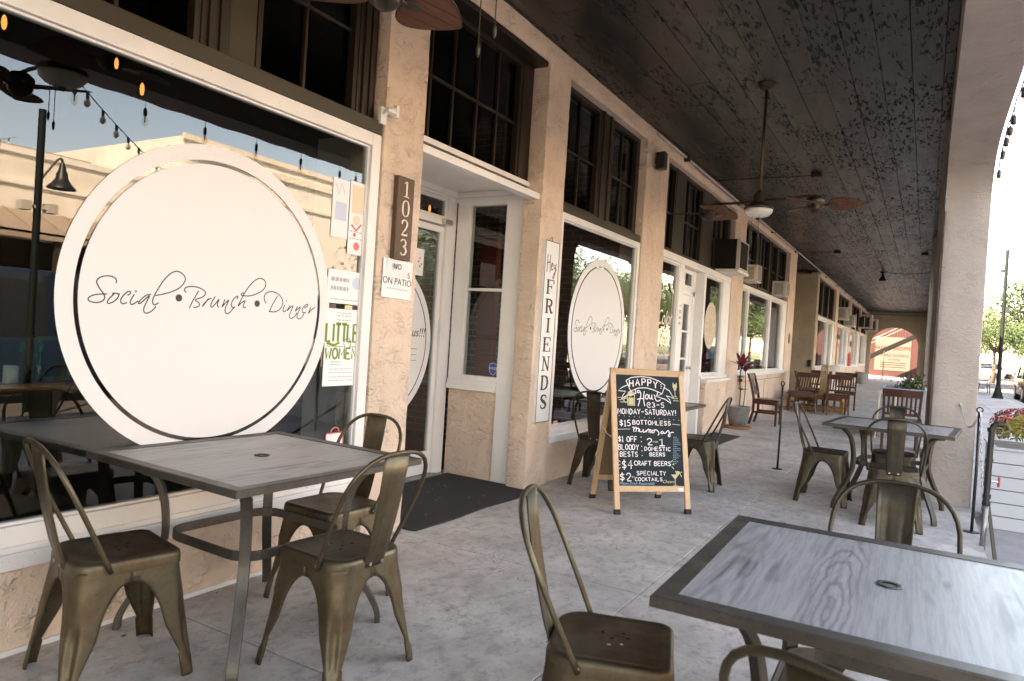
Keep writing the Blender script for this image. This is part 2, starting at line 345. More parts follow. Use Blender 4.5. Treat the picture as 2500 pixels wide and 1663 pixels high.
# ------------------------------------------------------------------ flat marks on a plane
class Fr:
    """plane frame: origin, right, up, normal"""
    def __init__(s, o, u, v): s.o = Vector(o); s.u = Vector(u).normalized(); s.v = Vector(v).normalized(); s.n = s.u.cross(s.v)
    def p(s, x, y, d=0): return s.o + s.u * x + s.v * y + s.n * d
def ribbon(mb, fr, pts, w, d=.0015, t=.0006, closed=False):
    """flat strip with a little thickness"""
    P = [Vector((a, b)) for a, b in pts]; n = len(P); L = []; Rr = []
    for i in range(n):
        if closed: t_ = P[(i + 1) % n] - P[i - 1]
        else: t_ = P[min(i + 1, n - 1)] - P[max(i - 1, 0)]
        if t_.length < 1e-9: t_ = Vector((1, 0))
        t_.normalize(); q = Vector((-t_.y, t_.x)); ww = w[i] if isinstance(w, list) else w
        L.append(P[i] + q * ww / 2); Rr.append(P[i] - q * ww / 2)
    if closed: L.append(L[0]); Rr.append(Rr[0])
    rings = [[fr.p(a.x, a.y, d), fr.p(b.x, b.y, d), fr.p(b.x, b.y, d - t), fr.p(a.x, a.y, d - t)] for a, b in zip(L, Rr)]
    mb.rings(rings)
def disc(mb, fr, cx, cy, r, d=.0015, t=.0008, n=64, ry=None, r0=0, clip=None):
    def f(a, rr): return (cx + rr * math.cos(a), cy + (rr * (ry / r if ry else 1)) * math.sin(a))
    if r0:
        pts = [f(2 * math.pi * k / n, (r + r0) / 2) for k in range(n)]
        ribbon(mb, fr, pts, r - r0, d, t, True); return
    poly = [f(2 * math.pi * k / n, r) for k in range(n)]
    if clip is not None:
        poly = [(max(x, clip), y) for x, y in poly]
    polyg(mb, fr, poly, d, t)
def polyg(mb, fr, poly, d=.0015, t=.0008):
    mb.rings([[fr.p(x, y, d - t) for x, y in poly], [fr.p(x, y, d) for x, y in poly]])
def rectp(mb, fr, x0, y0, x1, y1, d=.0015, t=.0008): polyg(mb, fr, [(x0, y0), (x1, y0), (x1, y1), (x0, y1)], d, t)
SF = {  # single-stroke capitals on a unit box (x 0..1, y 0..1)
 'A': [[(0, 0), (.5, 1), (1, 0)], [(.2, .38), (.8, .38)]], 'B': [[(0, 0), (0, 1), (.7, .95), (.8, .75), (.65, .55), (0, .52)], [(.65, .53), (.95, .3), (.8, .05), (0, 0)]],
 'C': [[(.95, .85), (.6, 1), (.2, .9), (0, .5), (.2, .1), (.6, 0), (.95, .15)]], 'D': [[(0, 0), (0, 1), (.6, .95), (.98, .55), (.6, .05), (0, 0)]],
 'E': [[(.9, 1), (0, 1), (0, 0), (.9, 0)], [(0, .52), (.75, .52)]], 'F': [[(.9, 1), (0, 1), (0, 0)], [(0, .52), (.75, .52)]],
 'G': [[(.95, .85), (.6, 1), (.2, .9), (0, .5), (.2, .1), (.6, 0), (.95, .15), (.95, .45), (.6, .45)]], 'H': [[(0, 0), (0, 1)], [(.9, 0), (.9, 1)], [(0, .52), (.9, .52)]],
 'I': [[(.5, 0), (.5, 1)]], 'J': [[(.7, 1), (.7, .2), (.4, 0), (.05, .2)]], 'K': [[(0, 0), (0, 1)], [(.9, 1), (0, .45)], [(.25, .6), (.95, 0)]],
 'L': [[(0, 1), (0, 0), (.85, 0)]], 'M': [[(0, 0), (.1, 1), (.5, .35), (.9, 1), (1, 0)]], 'N': [[(0, 0), (0, 1), (.9, 0), (.9, 1)]],
 'O': [[(.5, 1), (.12, .85), (0, .5), (.12, .15), (.5, 0), (.88, .15), (1, .5), (.88, .85), (.5, 1)]], 'P': [[(0, 0), (0, 1), (.7, .97), (.92, .75), (.7, .5), (0, .47)]],
 'Q': [[(.5, 1), (.12, .85), (0, .5), (.12, .15), (.5, 0), (.88, .15), (1, .5), (.88, .85), (.5, 1)], [(.6, .25), (1, -.05)]],
 'R': [[(0, 0), (0, 1), (.7, .97), (.9, .75), (.7, .52), (0, .48)], [(.4, .5), (.95, 0)]], 'S': [[(.9, .85), (.5, 1), (.1, .85), (.15, .6), (.8, .42), (.9, .15), (.5, 0), (.05, .15)]],
 'T': [[(0, 1), (1, 1)], [(.5, 1), (.5, 0)]], 'U': [[(0, 1), (0, .25), (.3, 0), (.65, 0), (.9, .25), (.9, 1)]], 'V': [[(0, 1), (.5, 0), (1, 1)]],
 'W': [[(0, 1), (.25, 0), (.5, .7), (.75, 0), (1, 1)]], 'X': [[(0, 0), (1, 1)], [(0, 1), (1, 0)]], 'Y': [[(0, 1), (.5, .5), (1, 1)], [(.5, .5), (.45, 0)]], 'Z': [[(0, 1), (1, 1), (0, 0), (1, 0)]],
 '1': [[(.2, .8), (.5, 1), (.5, 0)], [(.15, 0), (.85, 0)]], '2': [[(.05, .75), (.3, 1), (.7, .98), (.9, .75), (.75, .5), (0, 0), (1, 0)]], '3': [[(.1, .9), (.5, 1), (.85, .8), (.7, .57), (.4, .52), (.8, .45), (.95, .2), (.5, 0), (.05, .12)]],
 '4': [[(.65, 0), (.65, 1), (0, .4), (1, .4)]], '5': [[(.9, 1), (.2, 1), (.12, .55), (.6, .62), (.95, .35), (.7, .02), (.05, .08)]], '0': [[(.5, 1), (.12, .85), (0, .5), (.12, .15), (.5, 0), (.88, .15), (1, .5), (.88, .85), (.5, 1)]],
 '$': [[(.9, .78), (.5, .9), (.1, .76), (.15, .58), (.8, .44), (.9, .22), (.5, .1), (.05, .24)], [(.5, 1.08), (.5, -.08)]], '-': [[(.1, .5), (.9, .5)]], '!': [[(.5, 1), (.5, .3)], [(.5, .08), (.5, 0)]],
 '@': [[(1, .12), (.6, -.08), (.1, .1), (-.05, .55), (.25, 1), (.75, 1), (.95, .7), (.75, .42), (.5, .5), (.55, .72)]], '.': [[(.4, 0), (.5, .05)]], '&': [[(1, 0), (.2, .8), (.5, 1), (.7, .8), (.1, .3), (.4, 0), (.9, .4)]]}
def put(mb, fr, txt, x0, y0, x1, h, w, y1=None, gap=.28, d=.0015, jit=0, sm=1):
    """stroke text: left-bottom (x0,y0) to right-bottom (x1,y1)"""
    y1 = y0 if y1 is None else y1
    adv = [(.45 if c in 'I!1.' else .6 if c == ' ' else 1.15 if c in 'MW' else 1.0) for c in txt]
    tot = sum(adv) + gap * (len(txt) - 1); k = (x1 - x0) / tot; x = x0
    for c, a in zip(txt, adv):
        cw = a * k; yy = y0 + (y1 - y0) * (x - x0) / (x1 - x0 + 1e-9) + random.uniform(-jit, jit) * h
        for pl in SF.get(c, []):
            curv = c in 'BCDGJOPQRSU023569@$&'
            pp = [(x + (px if c not in 'I!1.' else (px - .5) * 1.6 + .5) * cw, yy + py * h) for px, py in pl]
            if curv and sm: pp = [tuple(q) for q in smooth_poly(pp, 1)]
            ribbon(mb, fr, pp, w, d)
        x += cw + gap * k
def font_mesh(mb, fr, txt, x, y, size, d=.0015, sx=1, align='LEFT', shear=0):
    cu = bpy.data.curves.new('t', 'FONT'); cu.body = txt; cu.size = size; cu.align_x = align; cu.extrude = .0004; cu.shear = shear; cu.resolution_u = 3
    o = bpy.data.objects.new('t', cu); me = bpy.data.meshes.new_from_object(o)
    mb.add([fr.p(x + v.co.x * sx, y + v.co.y, d + v.co.z) for v in me.vertices], [tuple(p.vertices) for p in me.polygons])
    bpy.data.objects.remove(o); bpy.data.curves.remove(cu); bpy.data.meshes.remove(me)
def XF(x, y, z): return Fr((x, y, z), (0, 1, 0), (0, 0, 1))       # a plane facing +X
def YF(x, y, z): return Fr((x, y, z), (1, 0, 0), (0, 0, 1))       # a plane facing -Y
# ------------------------------------------------------------------ structure
def pillar_mesh(x0, x1, y0, y1, z0, z1, step=.035, amp=.005, r=.014):
    mb = MB(); loop = []
    def edge(a, b, nrm):
        L = (Vector(b) - Vector(a)).length; n = max(1, int(L / step))
        for i in range(n): loop.append((Vector(a).lerp(Vector(b), i / n), Vector(nrm)))
    edge((x0 + r, y0), (x1 - r, y0), (0, -1)); loop.append((Vector((x1 - r * .3, y0 + r * .3)), Vector((.7, -.7))))
    edge((x1, y0 + r), (x1, y1 - r), (1, 0)); loop.append((Vector((x1 - r * .3, y1 - r * .3)), Vector((.7, .7))))
    edge((x1 - r, y1), (x0 + r, y1), (0, 1)); loop.append((Vector((x0 + r * .3, y1 - r * .3)), Vector((-.7, .7))))
    edge((x0, y1 - r), (x0, y0 + r), (-1, 0)); loop.append((Vector((x0 + r * .3, y0 + r * .3)), Vector((-.7, -.7))))
    nz = max(2, int((z1 - z0) / step)); rings = []
    for k in range(nz + 1):
        z = z0 + (z1 - z0) * k / nz; rg = []
        for p, n in loop:
            q = Vector((p.x * 7, p.y * 7, z * 5)); d = noise.noise(q) * .6 + noise.noise(q * 3.1) * .5 + abs(noise.noise(q * 1.7)) * .6
            rg.append((p.x + n.x * d * amp, p.y + n.y * d * amp, z))
        rings.append(rg)
    return mb.rings(rings)
# ground
def slabs(name, mat, x0, x1, xs, ys, z0, z1, gap=.007):
    mb = MB(); xe = [x0] + xs + [x1]
    for a, b in zip(xe[:-1], xe[1:]):
        for c, d in zip(ys[:-1], ys[1:]):
            mb.box(a + gap / 2, b - gap / 2, c + gap / 2, d - gap / 2, z0, z1)
    o = mb.build(name, mat, bevel=.004); o['kind'] = 'structure'; return o
YS = [-8.95 + 1.59 * k - .22 for k in range(35)]
YS = [y for y in YS if y < 43.3] + [43.95]
# joints cross the walkway at Y = 1.96, 3.55 ...
off = 1.96 - min(YS, key=lambda y: abs(y - 1.96)); YS = [y + off for y in YS[:-1]] + [43.95]
slabs('walkway_floor', M['floor'], -2.885, .44, [-1.212], YS, -.16, 0)
def struct(name, mat, *b):
    m = MB(); [m.box(*q) for q in b]; o = m.build(name, mat); o['kind'] = 'structure'; return o
struct('ground', M['joint'], (-60, 120, -60, 420, -.9, -.30))
slabs('sidewalk', M['sidewalk'], .45, 3.15, [1.8], [-9 + 1.8 * k for k in range(31)], -.28, -.11, .01)
struct('kerb', M['sidewalk'], (3.155, 3.32, -9, 46.8, -.29, -.105))
struct('road', M['asphalt'], (3.325, 12, -40, 60, -.296, -.24), (12.4, 60, 50, 60, -.296, -.24))
struct('crosswalk', M['brickroad'], (3.4, 11.6, 47.5, 51, -.24, -.235))
struct('far_pavement', M['sidewalk'], (12.01, 19.4, -40, 49.9, -.29, -.12), (1.2, 60, 62, 64.5, -.29, -.12), (1.2, 60, 86, 92, -.29, -.12))
struct('side_street', M['sidewalk'], (-30, .44, 44.0, 80, -.29, -.05))
struct('far_road', M['asphalt'], (1.2, 60, 64.6, 85.9, -.296, -.235)); struct('lawn', newmat('grass', (.09, .14, .04), .9), (1.2, 90, 92.1, 160, -.29, -.13))
# ceiling boards
mb = MB(); x = -3.30; zc_ = 3.775
while x < .06:
    w = .235 + random.uniform(-.004, .004); y = -9.0
    while y < 43.5:
        L = random.choice([3.0, 3.6, 4.2, 2.4]); dz = random.uniform(-.003, .003)
        mb.box(x + .002, min(x + w - .002, .068), y + .0015, min(y + L, 43.6) - .0015, zc_ + dz, zc_ + .03); y += L
    x += w
o = mb.build('ceiling', M['ceiling'], bevel=.003); o['kind'] = 'structure'
# ---- arcade wall on the street side
A = thing('arcade_wall', 'grey stucco arcade wall with broad arches between the walkway and the street', 'arcade wall')
PILS = [(-10.2, -9.2), (-1.9, -.95), (7.65, 8.6), (11.5, 12.2), (16.3, 17.25), (20.8, 21.9), (24.95, 25.9), (33.6, 34.55), (42.25, 43.95)]
def archz(t):  # t -1..1
    return 2.70 + .50 * (1 - abs(t) ** 14) ** .5
mb = MB(); XI, XO = .072, .425
for (a, b), (c, d) in zip(PILS[:-1], PILS[1:]):
    n = 48; prof = []
    for k in range(n + 1):
        t = -math.copysign(1 - (1 - abs(math.cos(math.pi * k / n))) ** 1.5, math.cos(math.pi * k / n)); yy = (b + c) / 2 + t * (c - b) / 2; prof.append((yy, archz(t) + .006 * noise.noise((yy * 6, 0, 0))))
    prof[0] = (b, 2.70); prof[-1] = (c, 2.70)
    rg = []
    for yy, zz in prof: rg.append([(XI, yy, zz), (XO, yy, zz), (XO, yy, 5.3), (XI, yy, 5.3)])
    mb.rings(rg, True, False, False)
for a, b in PILS: mb.box(XI + .002, XO - .002, a + .001, b - .001, 2.71, 5.298)
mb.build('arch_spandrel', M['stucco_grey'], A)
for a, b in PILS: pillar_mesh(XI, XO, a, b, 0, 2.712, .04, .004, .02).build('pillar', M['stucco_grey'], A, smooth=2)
for a, b in PILS[4:]:                                   # pilaster strips on the inner side of the farther pillars
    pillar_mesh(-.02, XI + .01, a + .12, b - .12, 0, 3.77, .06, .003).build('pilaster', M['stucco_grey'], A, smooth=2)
boxpart('downpipe', M['stucco_grey'], A, (.03, .068, 8.42, 8.58, .0, 3.77), (.005, .066, 8.40, 8.60, .30, .36), bevel=.004)
# ---- end wall with arch
E_ = thing('end_wall', 'stucco end wall of the walkway pierced by one round-topped archway', 'wall')
mb = MB(); ya, yb = 43.6, 43.92; oc, ow, sp, rise = -1.52, 1.14, 1.95, 1.0
mb.box(-2.87, oc - ow, ya, yb, 0, sp); mb.box(oc + ow, .071, ya, yb, 0, sp)
rg = []
for k in range(25):
    a = math.pi - math.pi * k / 24; rg.append([(oc + ow * math.cos(a), ya, sp + rise * math.sin(a)), (oc + ow * math.cos(a), yb, sp + rise * math.sin(a)), (oc + ow * math.cos(a), yb, 5.2), (oc + ow * math.cos(a), ya, 5.2)])
mb.rings(rg, True, False, False); mb.box(-2.87, oc - ow, ya, yb, sp, 5.2); mb.box(oc + ow, .071, ya, yb, sp, 5.2)
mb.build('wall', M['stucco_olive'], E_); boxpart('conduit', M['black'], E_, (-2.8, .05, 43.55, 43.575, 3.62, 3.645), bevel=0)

# ---- shared window builders (all front faces look towards +X)
def fr_rect(mb, X0, X1, y0, y1, z0, z1, w, wb=None):
    wb = wb or w
    mb.box(X0, X1, y0, y0 + w, z0, z1); mb.box(X0, X1, y1 - w, y1, z0, z1)
    mb.box(X0, X1, y0 + w, y1 - w, z0, z0 + wb); mb.box(X0, X1, y0 + w, y1 - w, z1 - w, z1)
def pane(par, X, y0, y1, z0, z1, mat='glass'):
    m = MB(); m.box(X - .006, X, y0, y1, z0, z1); return m.build('pane', M[mat], par)
def shop_window(par, y0, y1, z0, z1, X=-2.87, w=.045, mat='white', glass='glass'):
    m = MB(); fr_rect(m, X - .07, X, y0, y1, z0, z1, w); fr_rect(m, X - .06, X - .02, y0 + w, y1 - w, z0 + w, z1 - w, .012)
    f = m.build('window', M[mat], par, bevel=.003); pane(f, X - .035, y0 + w + .002, y1 - w - .002, z0 + w + .002, z1 - w - .002, glass); return f
def clerestory(par, y0, y1, z0, z1, X, cols, bar=None, w=.05, t=.018, mat='brown'):
    m = MB(); fr_rect(m, X - .03, X + .05, y0, y1, z0, z1, w)
    for c in cols: m.box(X - .015, X + .02, c - t / 2, c + t / 2, z0 + w, z1 - w)
    if bar: m.box(X - .016, X + .019, y0 + w, y1 - w, bar - t / 2, bar + t / 2)
    f = m.build('clerestory_window', M[mat], par, bevel=.002); pane(f, X - .001, y0 + w, y1 - w, z0 + w, z1 - w, 'glass_old'); return f

# ==== restaurant front, Y -9 .. 8.45
R_ = thing('restaurant_building', 'tan stucco brunch restaurant front with white framed shop windows and a recessed door', 'building')
pillar_mesh(-3.12, -2.85, 3.225, 3.61, 0, 3.62).build('pillar', M['stucco'], R_, smooth=2)
pillar_mesh(-3.035, -2.85, 5.23, 5.64, 0, 3.62).build('pillar', M['stucco'], R_, smooth=2)
pillar_mesh(-3.12, -2.852, 7.655, 8.45, 0, 3.62).build('pillar', M['stucco'], R_, smooth=2)
pillar_mesh(-3.12, -2.85, -2.9, -2.5, 0, 3.62).build('pillar', M['stucco'], R_, smooth=2)
# lintel
def lintel(par, y0, y1):
    mb = MB(); n = int((y1 - y0) / .06); rg = []
    for k in range(n + 1):
        y = y0 + (y1 - y0) * k / n; d = .005 * noise.noise((y * 7, 1, 2)); e = .006 * noise.noise((y * 6, 7, 2))
        rg.append([(-3.12, y, 3.605), (-2.862, y, 3.605 + e), (-2.853 + d, y, 3.618 + e), (-2.853 - d, y, 3.70), (-2.853 + e, y, 3.80), (-3.12, y, 3.80)])
    mb.rings(rg); return mb.build('lintel', M['stucco'], par, smooth=2)
lintel(R_, -9, 8.45)
pillar_mesh(-3.07, -2.872, -2.5, 3.215, 0, .325, .04).build('bulkhead', M['stucco'], R_, smooth=2)
pillar_mesh(-3.07, -2.872, 5.645, 7.65, 0, .355, .04).build('bulkhead', M['stucco'], R_, smooth=2)
boxpart('skirting', M['white'], R_, (-2.88, -2.858, -2.5, 3.22, .0, .022), bevel=.003)
boxpart('sill', M['white'], R_, (-3.0, -2.845, -2.5, 3.222, .325, .385), (-3.0, -2.86, -2.5, 3.222, .385, .408))
boxpart('sill', M['white'], R_, (-3.0, -2.845, 5.642, 7.652, .355, .415), (-3.0, -2.86, 5.642, 7.652, .415, .438))
wa = shop_window(R_, -2.5, 3.222, .408, 2.435, X=-2.866, w=.075)
wb = shop_window(R_, 5.642, 7.652, .438, 2.43, X=-2.868, w=.06)
boxpart('header_band', M['olive'], R_, (-2.98, -2.862, -2.5, 3.222, 2.437, 2.515), bevel=.004)
boxpart('header_band', M['olive'], R_, (-2.98, -2.868, 5.642, 7.652, 2.432, 2.51), bevel=.004)
for k in range(-4, 1):
    y = 2.35 + 1.02 * k
    clerestory(R_, y, y + .705, 2.516, 3.60, -2.985, [y + .34], 3.0, w=.03)
    boxpart('mullion_post', M['brown'], R_, (-3.03, -2.93, y + .708, y + .86, 2.516, 3.602), (-3.03, -2.915, y + .74, y + .775, 2.517, 3.601), (-3.03, -2.918, y + .80, y + .83, 2.517, 3.601))
    if k < 0: boxpart('panel', M['olive'], R_, (-3.03, -2.94, y + .862, y + 1.018, 2.516, 3.602))
clerestory(R_, 5.70, 6.52, 2.512, 3.60, -2.985, [6.12], 3.04, w=.04)
boxpart('mullion_post', M['brown'], R_, (-3.03, -2.93, 6.522, 6.83, 2.512, 3.602), (-3.03, -2.915, 6.56, 6.60, 2.513, 3.601), (-3.03, -2.915, 6.74, 6.78, 2.513, 3.601))
clerestory(R_, 6.832, 7.58, 2.512, 3.60, -2.985, [7.19], 3.04, w=.04); boxpart('frame_board', M['brown'], R_, (-3.03, -2.94, 7.582, 7.654, 2.512, 3.602), (-3.03, -2.94, 5.641, 5.698, 2.512, 3.602))
# entrance bay
clerestory(R_, 3.64, 5.06, 2.545, 3.56, -3.06, [3.88, 4.15, 4.46, 4.745], 3.05, w=.035, t=.02)
boxpart('frame_board', M['brown'], R_, (-3.11, -3.0, 5.062, 5.228, 2.502, 3.56), (-3.11, -2.868, 3.612, 5.229, 3.562, 3.604), (-3.11, -3.0, 3.611, 3.638, 2.502, 3.56))
boxpart('entrance_soffit', M['white_clean'], R_, (-3.80, -2.975, 3.612, 5.32, 2.56, 2.60), (-2.973, -2.872, 3.612, 5.229, 2.448, 2.50), (-3.11, -2.975, 3.612, 5.229, 2.50, 2.543))
boxpart('crown_moulding', M['white_clean'], R_, (-3.80, -3.06, 5.275, 5.318, 2.51, 2.558), (-3.80, -3.06, 5.295, 5.317, 2.47, 2.509), (-3.795, -3.735, 3.66, 5.27, 2.51, 2.558), bevel=.006)
boxpart('entrance_side_wall', M['white_clean'], R_, (-3.05, -3.79, 3.60, 3.655, 0, 2.558))
# right side wall of the entrance with its window
pillar_mesh(-3.755, -3.232, 5.325, 5.45, 0, .78, .05, .003).build('bulkhead', M['stucco'], R_, smooth=2)
m = MB(); m.box(-3.232, -3.045, 5.305, 5.42, 0, 2.56); post = m.build('corner_post', M['white_clean'], R_, bevel=.004)
m = MB(); m.box(-3.76, -3.62, 5.315, 5.40, .87, 2.56); m.box(-3.62, -3.2325, 5.315, 5.40, 2.44, 2.56); m.box(-3.62, -3.2325, 5.315, 5.40, .87, .915); m.box(-3.62, -3.2325, 5.325, 5.37, 1.675, 1.70)
m.box(-3.245, -3.2325, 5.32, 5.39, .915, 2.44); m.box(-3.76, -3.2325, 5.285, 5.40, .783, .83); m.box(-3.76, -3.2325, 5.302, 5.40, .83, .87)
sw = m.build('window', M['white_clean'], R_, bevel=.003)
m = MB(); m.box(-3.62, -3.245, 5.35, 5.356, .915, 2.44); m.build('pane', M['glass'], sw)
# door wall
m = MB(); XD = -3.78
m.box(XD - .06, XD, 5.19, 5.33, 0, 2.56); m.box(XD - .06, XD, 3.65, 4.05, 0, 2.56); m.box(XD - .06, XD, 4.05, 5.19, 2.49, 2.56); m.box(XD - .06, XD + .03, 4.05, 5.19, 2.235, 2.29)
m.box(XD - .06, XD + .02, 5.16, 5.19, 0, 2.235); m.build('door_frame', M['white_clean'], R_, bevel=.003)
m = MB(); fr_rect(m, XD - .05, XD - .01, 4.052, 5.188, 2.292, 2.488, .03); tw = m.build('transom_window', M['white_clean'], R_, bevel=.002)
m = MB(); m.box(XD - .03, XD - .024, 4.08, 5.16, 2.32, 2.46); m.build('pane', M['glass'], tw)
m = MB(); fr_rect(m, XD - .045, XD - .005, 4.07, 5.155, .02, 2.225, .055, .20); door = m.build('door', M['white_clean'], R_, bevel=.003)
m = MB(); m.box(XD - .03, XD - .024, 4.125, 5.10, .22, 2.17); m.build('pane', M['glass'], door)
m = MB(); m.tube([(XD - .005, 4.2, 1.0), (XD + .05, 4.2, 1.0), (XD + .05, 4.2, 1.3), (XD - .005, 4.2, 1.3)], .009); m.build('handle', M['chrome'], door, smooth=True)
boxpart('door_closer', M['chrome'], R_, (XD + .031, XD + .07, 5.06, 5.18, 2.24, 2.285))
boxpart('threshold', M['galv'], R_, (XD - .06, XD + .10, 4.05, 5.19, 0, .018))
# window decals
WORDS = [[(-.487,.045),(-.485,.057),(-.494,.069),(-.516,.073),(-.541,.07),(-.562,.058),(-.568,.044),(-.562,.031),(-.551,.015),(-.537,-.001),(-.53,-.013),(-.533,-.028),(-.548,-.038),(-.57,-.041),(-.591,-.037),(-.598,-.028),(-.59,-.017),(-.57,-.008),(-.545,-.004),(-.522,-.002)],
[(-.469,.002),(-.492,.004),(-.505,0),(-.49,.003),(-.511,-.018),(-.52,-.034),(-.516,-.042),(-.499,-.036),(-.48,-.02),(-.472,-.004),(-.475,.002)],
[(-.436,-.001),(-.423,.008),(-.424,.017),(-.436,.016),(-.453,-.001),(-.464,-.019),(-.463,-.034),(-.452,-.039),(-.436,-.031)],
[(-.407,.006),(-.418,-.013),(-.424,-.029),(-.419,-.039),(-.408,-.036),(-.388,-.021)],
[(-.332,.01),(-.35,.009),(-.368,-.005),(-.385,-.024),(-.387,-.034),(-.376,-.03),(-.356,-.009),(-.336,.009),(-.346,-.012),(-.359,-.04),(-.363,-.061),(-.354,-.072),(-.338,-.069),(-.32,-.056),(-.306,-.039)],
[(-.312,.008),(-.271,.018),(-.222,.036),(-.19,.058),(-.171,.088),(-.178,.108),(-.2,.122),(-.223,.125),(-.249,.11),(-.277,.08),(-.299,.043),(-.317,.008),(-.325,-.015),(-.321,-.03),(-.312,-.034),(-.295,-.022)],
[(-.165,.033),(-.178,.044),(-.168,.058),(-.133,.065),(-.096,.06),(-.068,.047),(-.065,.034),(-.079,.018),(-.125,.003),(-.098,-.007),(-.092,-.02),(-.106,-.03),(-.126,-.031)],
[(-.103,.046),(-.116,.021),(-.131,-.003),(-.145,-.037)],[(-.049,.015),(-.067,-.011),(-.083,-.03),(-.068,-.008),(-.048,.012),(-.033,.017)],
[(-.013,.027),(-.03,.001),(-.036,-.021),(-.029,-.026),(-.009,-.007),(.012,.022),(.001,-.003),(.002,-.018),(.011,-.022)],
[(.041,.018),(.033,-.004),(.024,-.024),(.044,0),(.066,.02),(.055,-.002),(.044,-.028),(.047,-.046),(.058,-.052),(.076,-.041),(.091,-.022),(.099,-.015)],
[(.108,.023),(.116,.038),(.103,.037),(.083,.015),(.077,-.007),(.085,-.019),(.098,-.015)],
[(.147,.058),(.132,.052),(.132,.045),(.14,.043),(.178,.043),(.22,.056),(.258,.076),(.28,.104),(.271,.13),(.246,.139),(.222,.134),(.189,.109),(.154,.064),(.134,.025),(.113,-.017),(.132,.006),(.161,.024),(.151,.004),(.146,-.012),(.154,-.016),(.163,-.012)],
[(.285,.015),(.271,.035),(.272,.058),(.291,.074),(.323,.079),(.357,.071),(.386,.05),(.395,.024),(.384,-.003),(.356,-.023),(.331,-.026),(.31,-.024)],
[(.356,.06),(.328,.016),(.307,-.028)],[(.408,.015),(.395,-.009),(.401,-.024),(.419,-.011)],
[(.443,.016),(.431,0),(.422,-.018),(.444,.004),(.467,.019),(.454,-.009),(.44,-.037),(.446,-.052),(.461,-.053),(.482,-.038),(.492,-.02)],
[(.494,.014),(.476,-.018),(.497,.001),(.518,.016),(.503,-.013),(.491,-.038),(.499,-.053),(.517,-.052),(.536,-.035),(.544,-.017)],
[(.542,.007),(.568,.022),(.563,.031),(.547,.024),(.526,.002),(.528,-.015),(.539,-.019),(.557,-.013)],[(.587,.017),(.58,-.005),(.57,-.026),(.589,-.001),(.618,.017)]]
def circle_decal(par, X, yc, zc, r):
    fr = XF(X, yc, zc); k = r / .7248; m = MB(); disc(m, fr, 0, 0, .637 * k, d=.003, n=96); disc(m, fr, 0, 0, .7248 * k, d=.003, r0=.655 * k, n=96)
    m.build('window_decal', M['vinyl'], par)
    m = MB()
    for pl in WORDS: ribbon(m, fr, [(a.x * k, a.y * k) for a in smooth_poly([(p[0], p[1]) for p in pl])], .0052 * k, d=.0036)
    for x, y, rr in ((-.401, .019, .004), (-.2, .006, .0165), (.23, .010, .0165), (.417, .036, .004)): disc(m, fr, x * k, y * k, rr * k, d=.0036, n=20)
    m.build('decal_lettering', M['ink'], par)
circle_decal(R_, -2.9, 2.183, 1.37, .7248)
circle_decal(R_, -2.9, 6.69, 1.41, .71)
fr = XF(-3.803, 4.38, 1.185); m = MB(); disc(m, fr, 0, 0, .62, d=.002, clip=-.25, n=80)
m2 = MB(); pts = [(.66 * math.cos(a), .66 * math.sin(a)) for a in [math.radians(q) for q in range(-85, 86, 5)]]; ribbon(m, fr, [p for p in pts], .06, d=.002); m.build('door_decal', M['vinyl'], R_)
m = MB(); font_mesh(m, fr, 'Contact us!!!', .60, .05, .11, align='RIGHT', shear=.25, d=.003)
for i, t in enumerate(('info@brunchandsocial.com', 'www.brunchandsocial.com', '386 555 1023')): font_mesh(m, fr, '.' * 26 if i < 2 else '.' * 14, .5, -.06 - .05 * i, .06, align='RIGHT', d=.003)
m.build('decal_lettering', M['ink'], R_)
# papers, posters and stickers on the first window
XG = -2.897
def paper(name, label, cat, y0, z0, y1, z1, marks, X=XG, mat='paper', group=None, tilt=0):
    t = thing(name, label, cat, (X, (y0 + y1) / 2, z0), group=group); f = Fr((0, 0, 0), (0, 1, tilt), (0, -tilt, 1)); w, h = (y1 - y0) / 2, z1 - z0
    m = MB(); rectp(m, f, -w, 0, w, h, .001, .0008); m.build('sheet', M[mat], t)
    for mt, fn in marks:
        m = MB(); fn(m, f, w, h); m.build('print', M[mt], t)
    return t
def lines(m, f, x0, x1, ys, hh=.006):
    for y in ys:
        x = x0
        while x < x1:
            L = random.uniform(.012, .035); rectp(m, f, x, y, min(x + L, x1), y + hh, .0016, .0004); x += L + .006
def lw_green(m, f, w, h):
    put(m, f, 'LITTLE', -.127, .255, .13, .10, .017, gap=.18); ribbon(m, f, [(-.12, .245), (-.06, .232), (-.02, .25)], .014); put(m, f, 'WOMEN', -.125, .155, .128, .062, .013)
    ribbon(m, f, arc(.045, .245, .028, 0, 350, 20), .006, closed=True); ribbon(m, f, [(-.12, .228), (.015, .226)], .004); ribbon(m, f, [(.075, .226), (.12, .226)], .004)
paper('poster', 'white theatre poster with green lettering LITTLE WOMEN low in the window corner', 'poster', 2.888, .949, 3.158, 1.39, [('green_ink', lw_green), ('grey_ink', lambda m, f, w, h: (lines(m, f, -.09, .10, (.03, .05, .075, .095), .004), lines(m, f, -.08, 0, (.12, .135), .005), lines(m, f, -.05, .07, (.40, .415, .375), .005)))])
def pa(m, f, w, h): rectp(m, f, .00, .30, .08, .40); disc(m, f, .03, .24, .03, n=20); disc(m, f, -.01, .10, .028, n=20); ribbon(m, f, [(-.03, .16), (0, .2), (.04, .15)], .02)
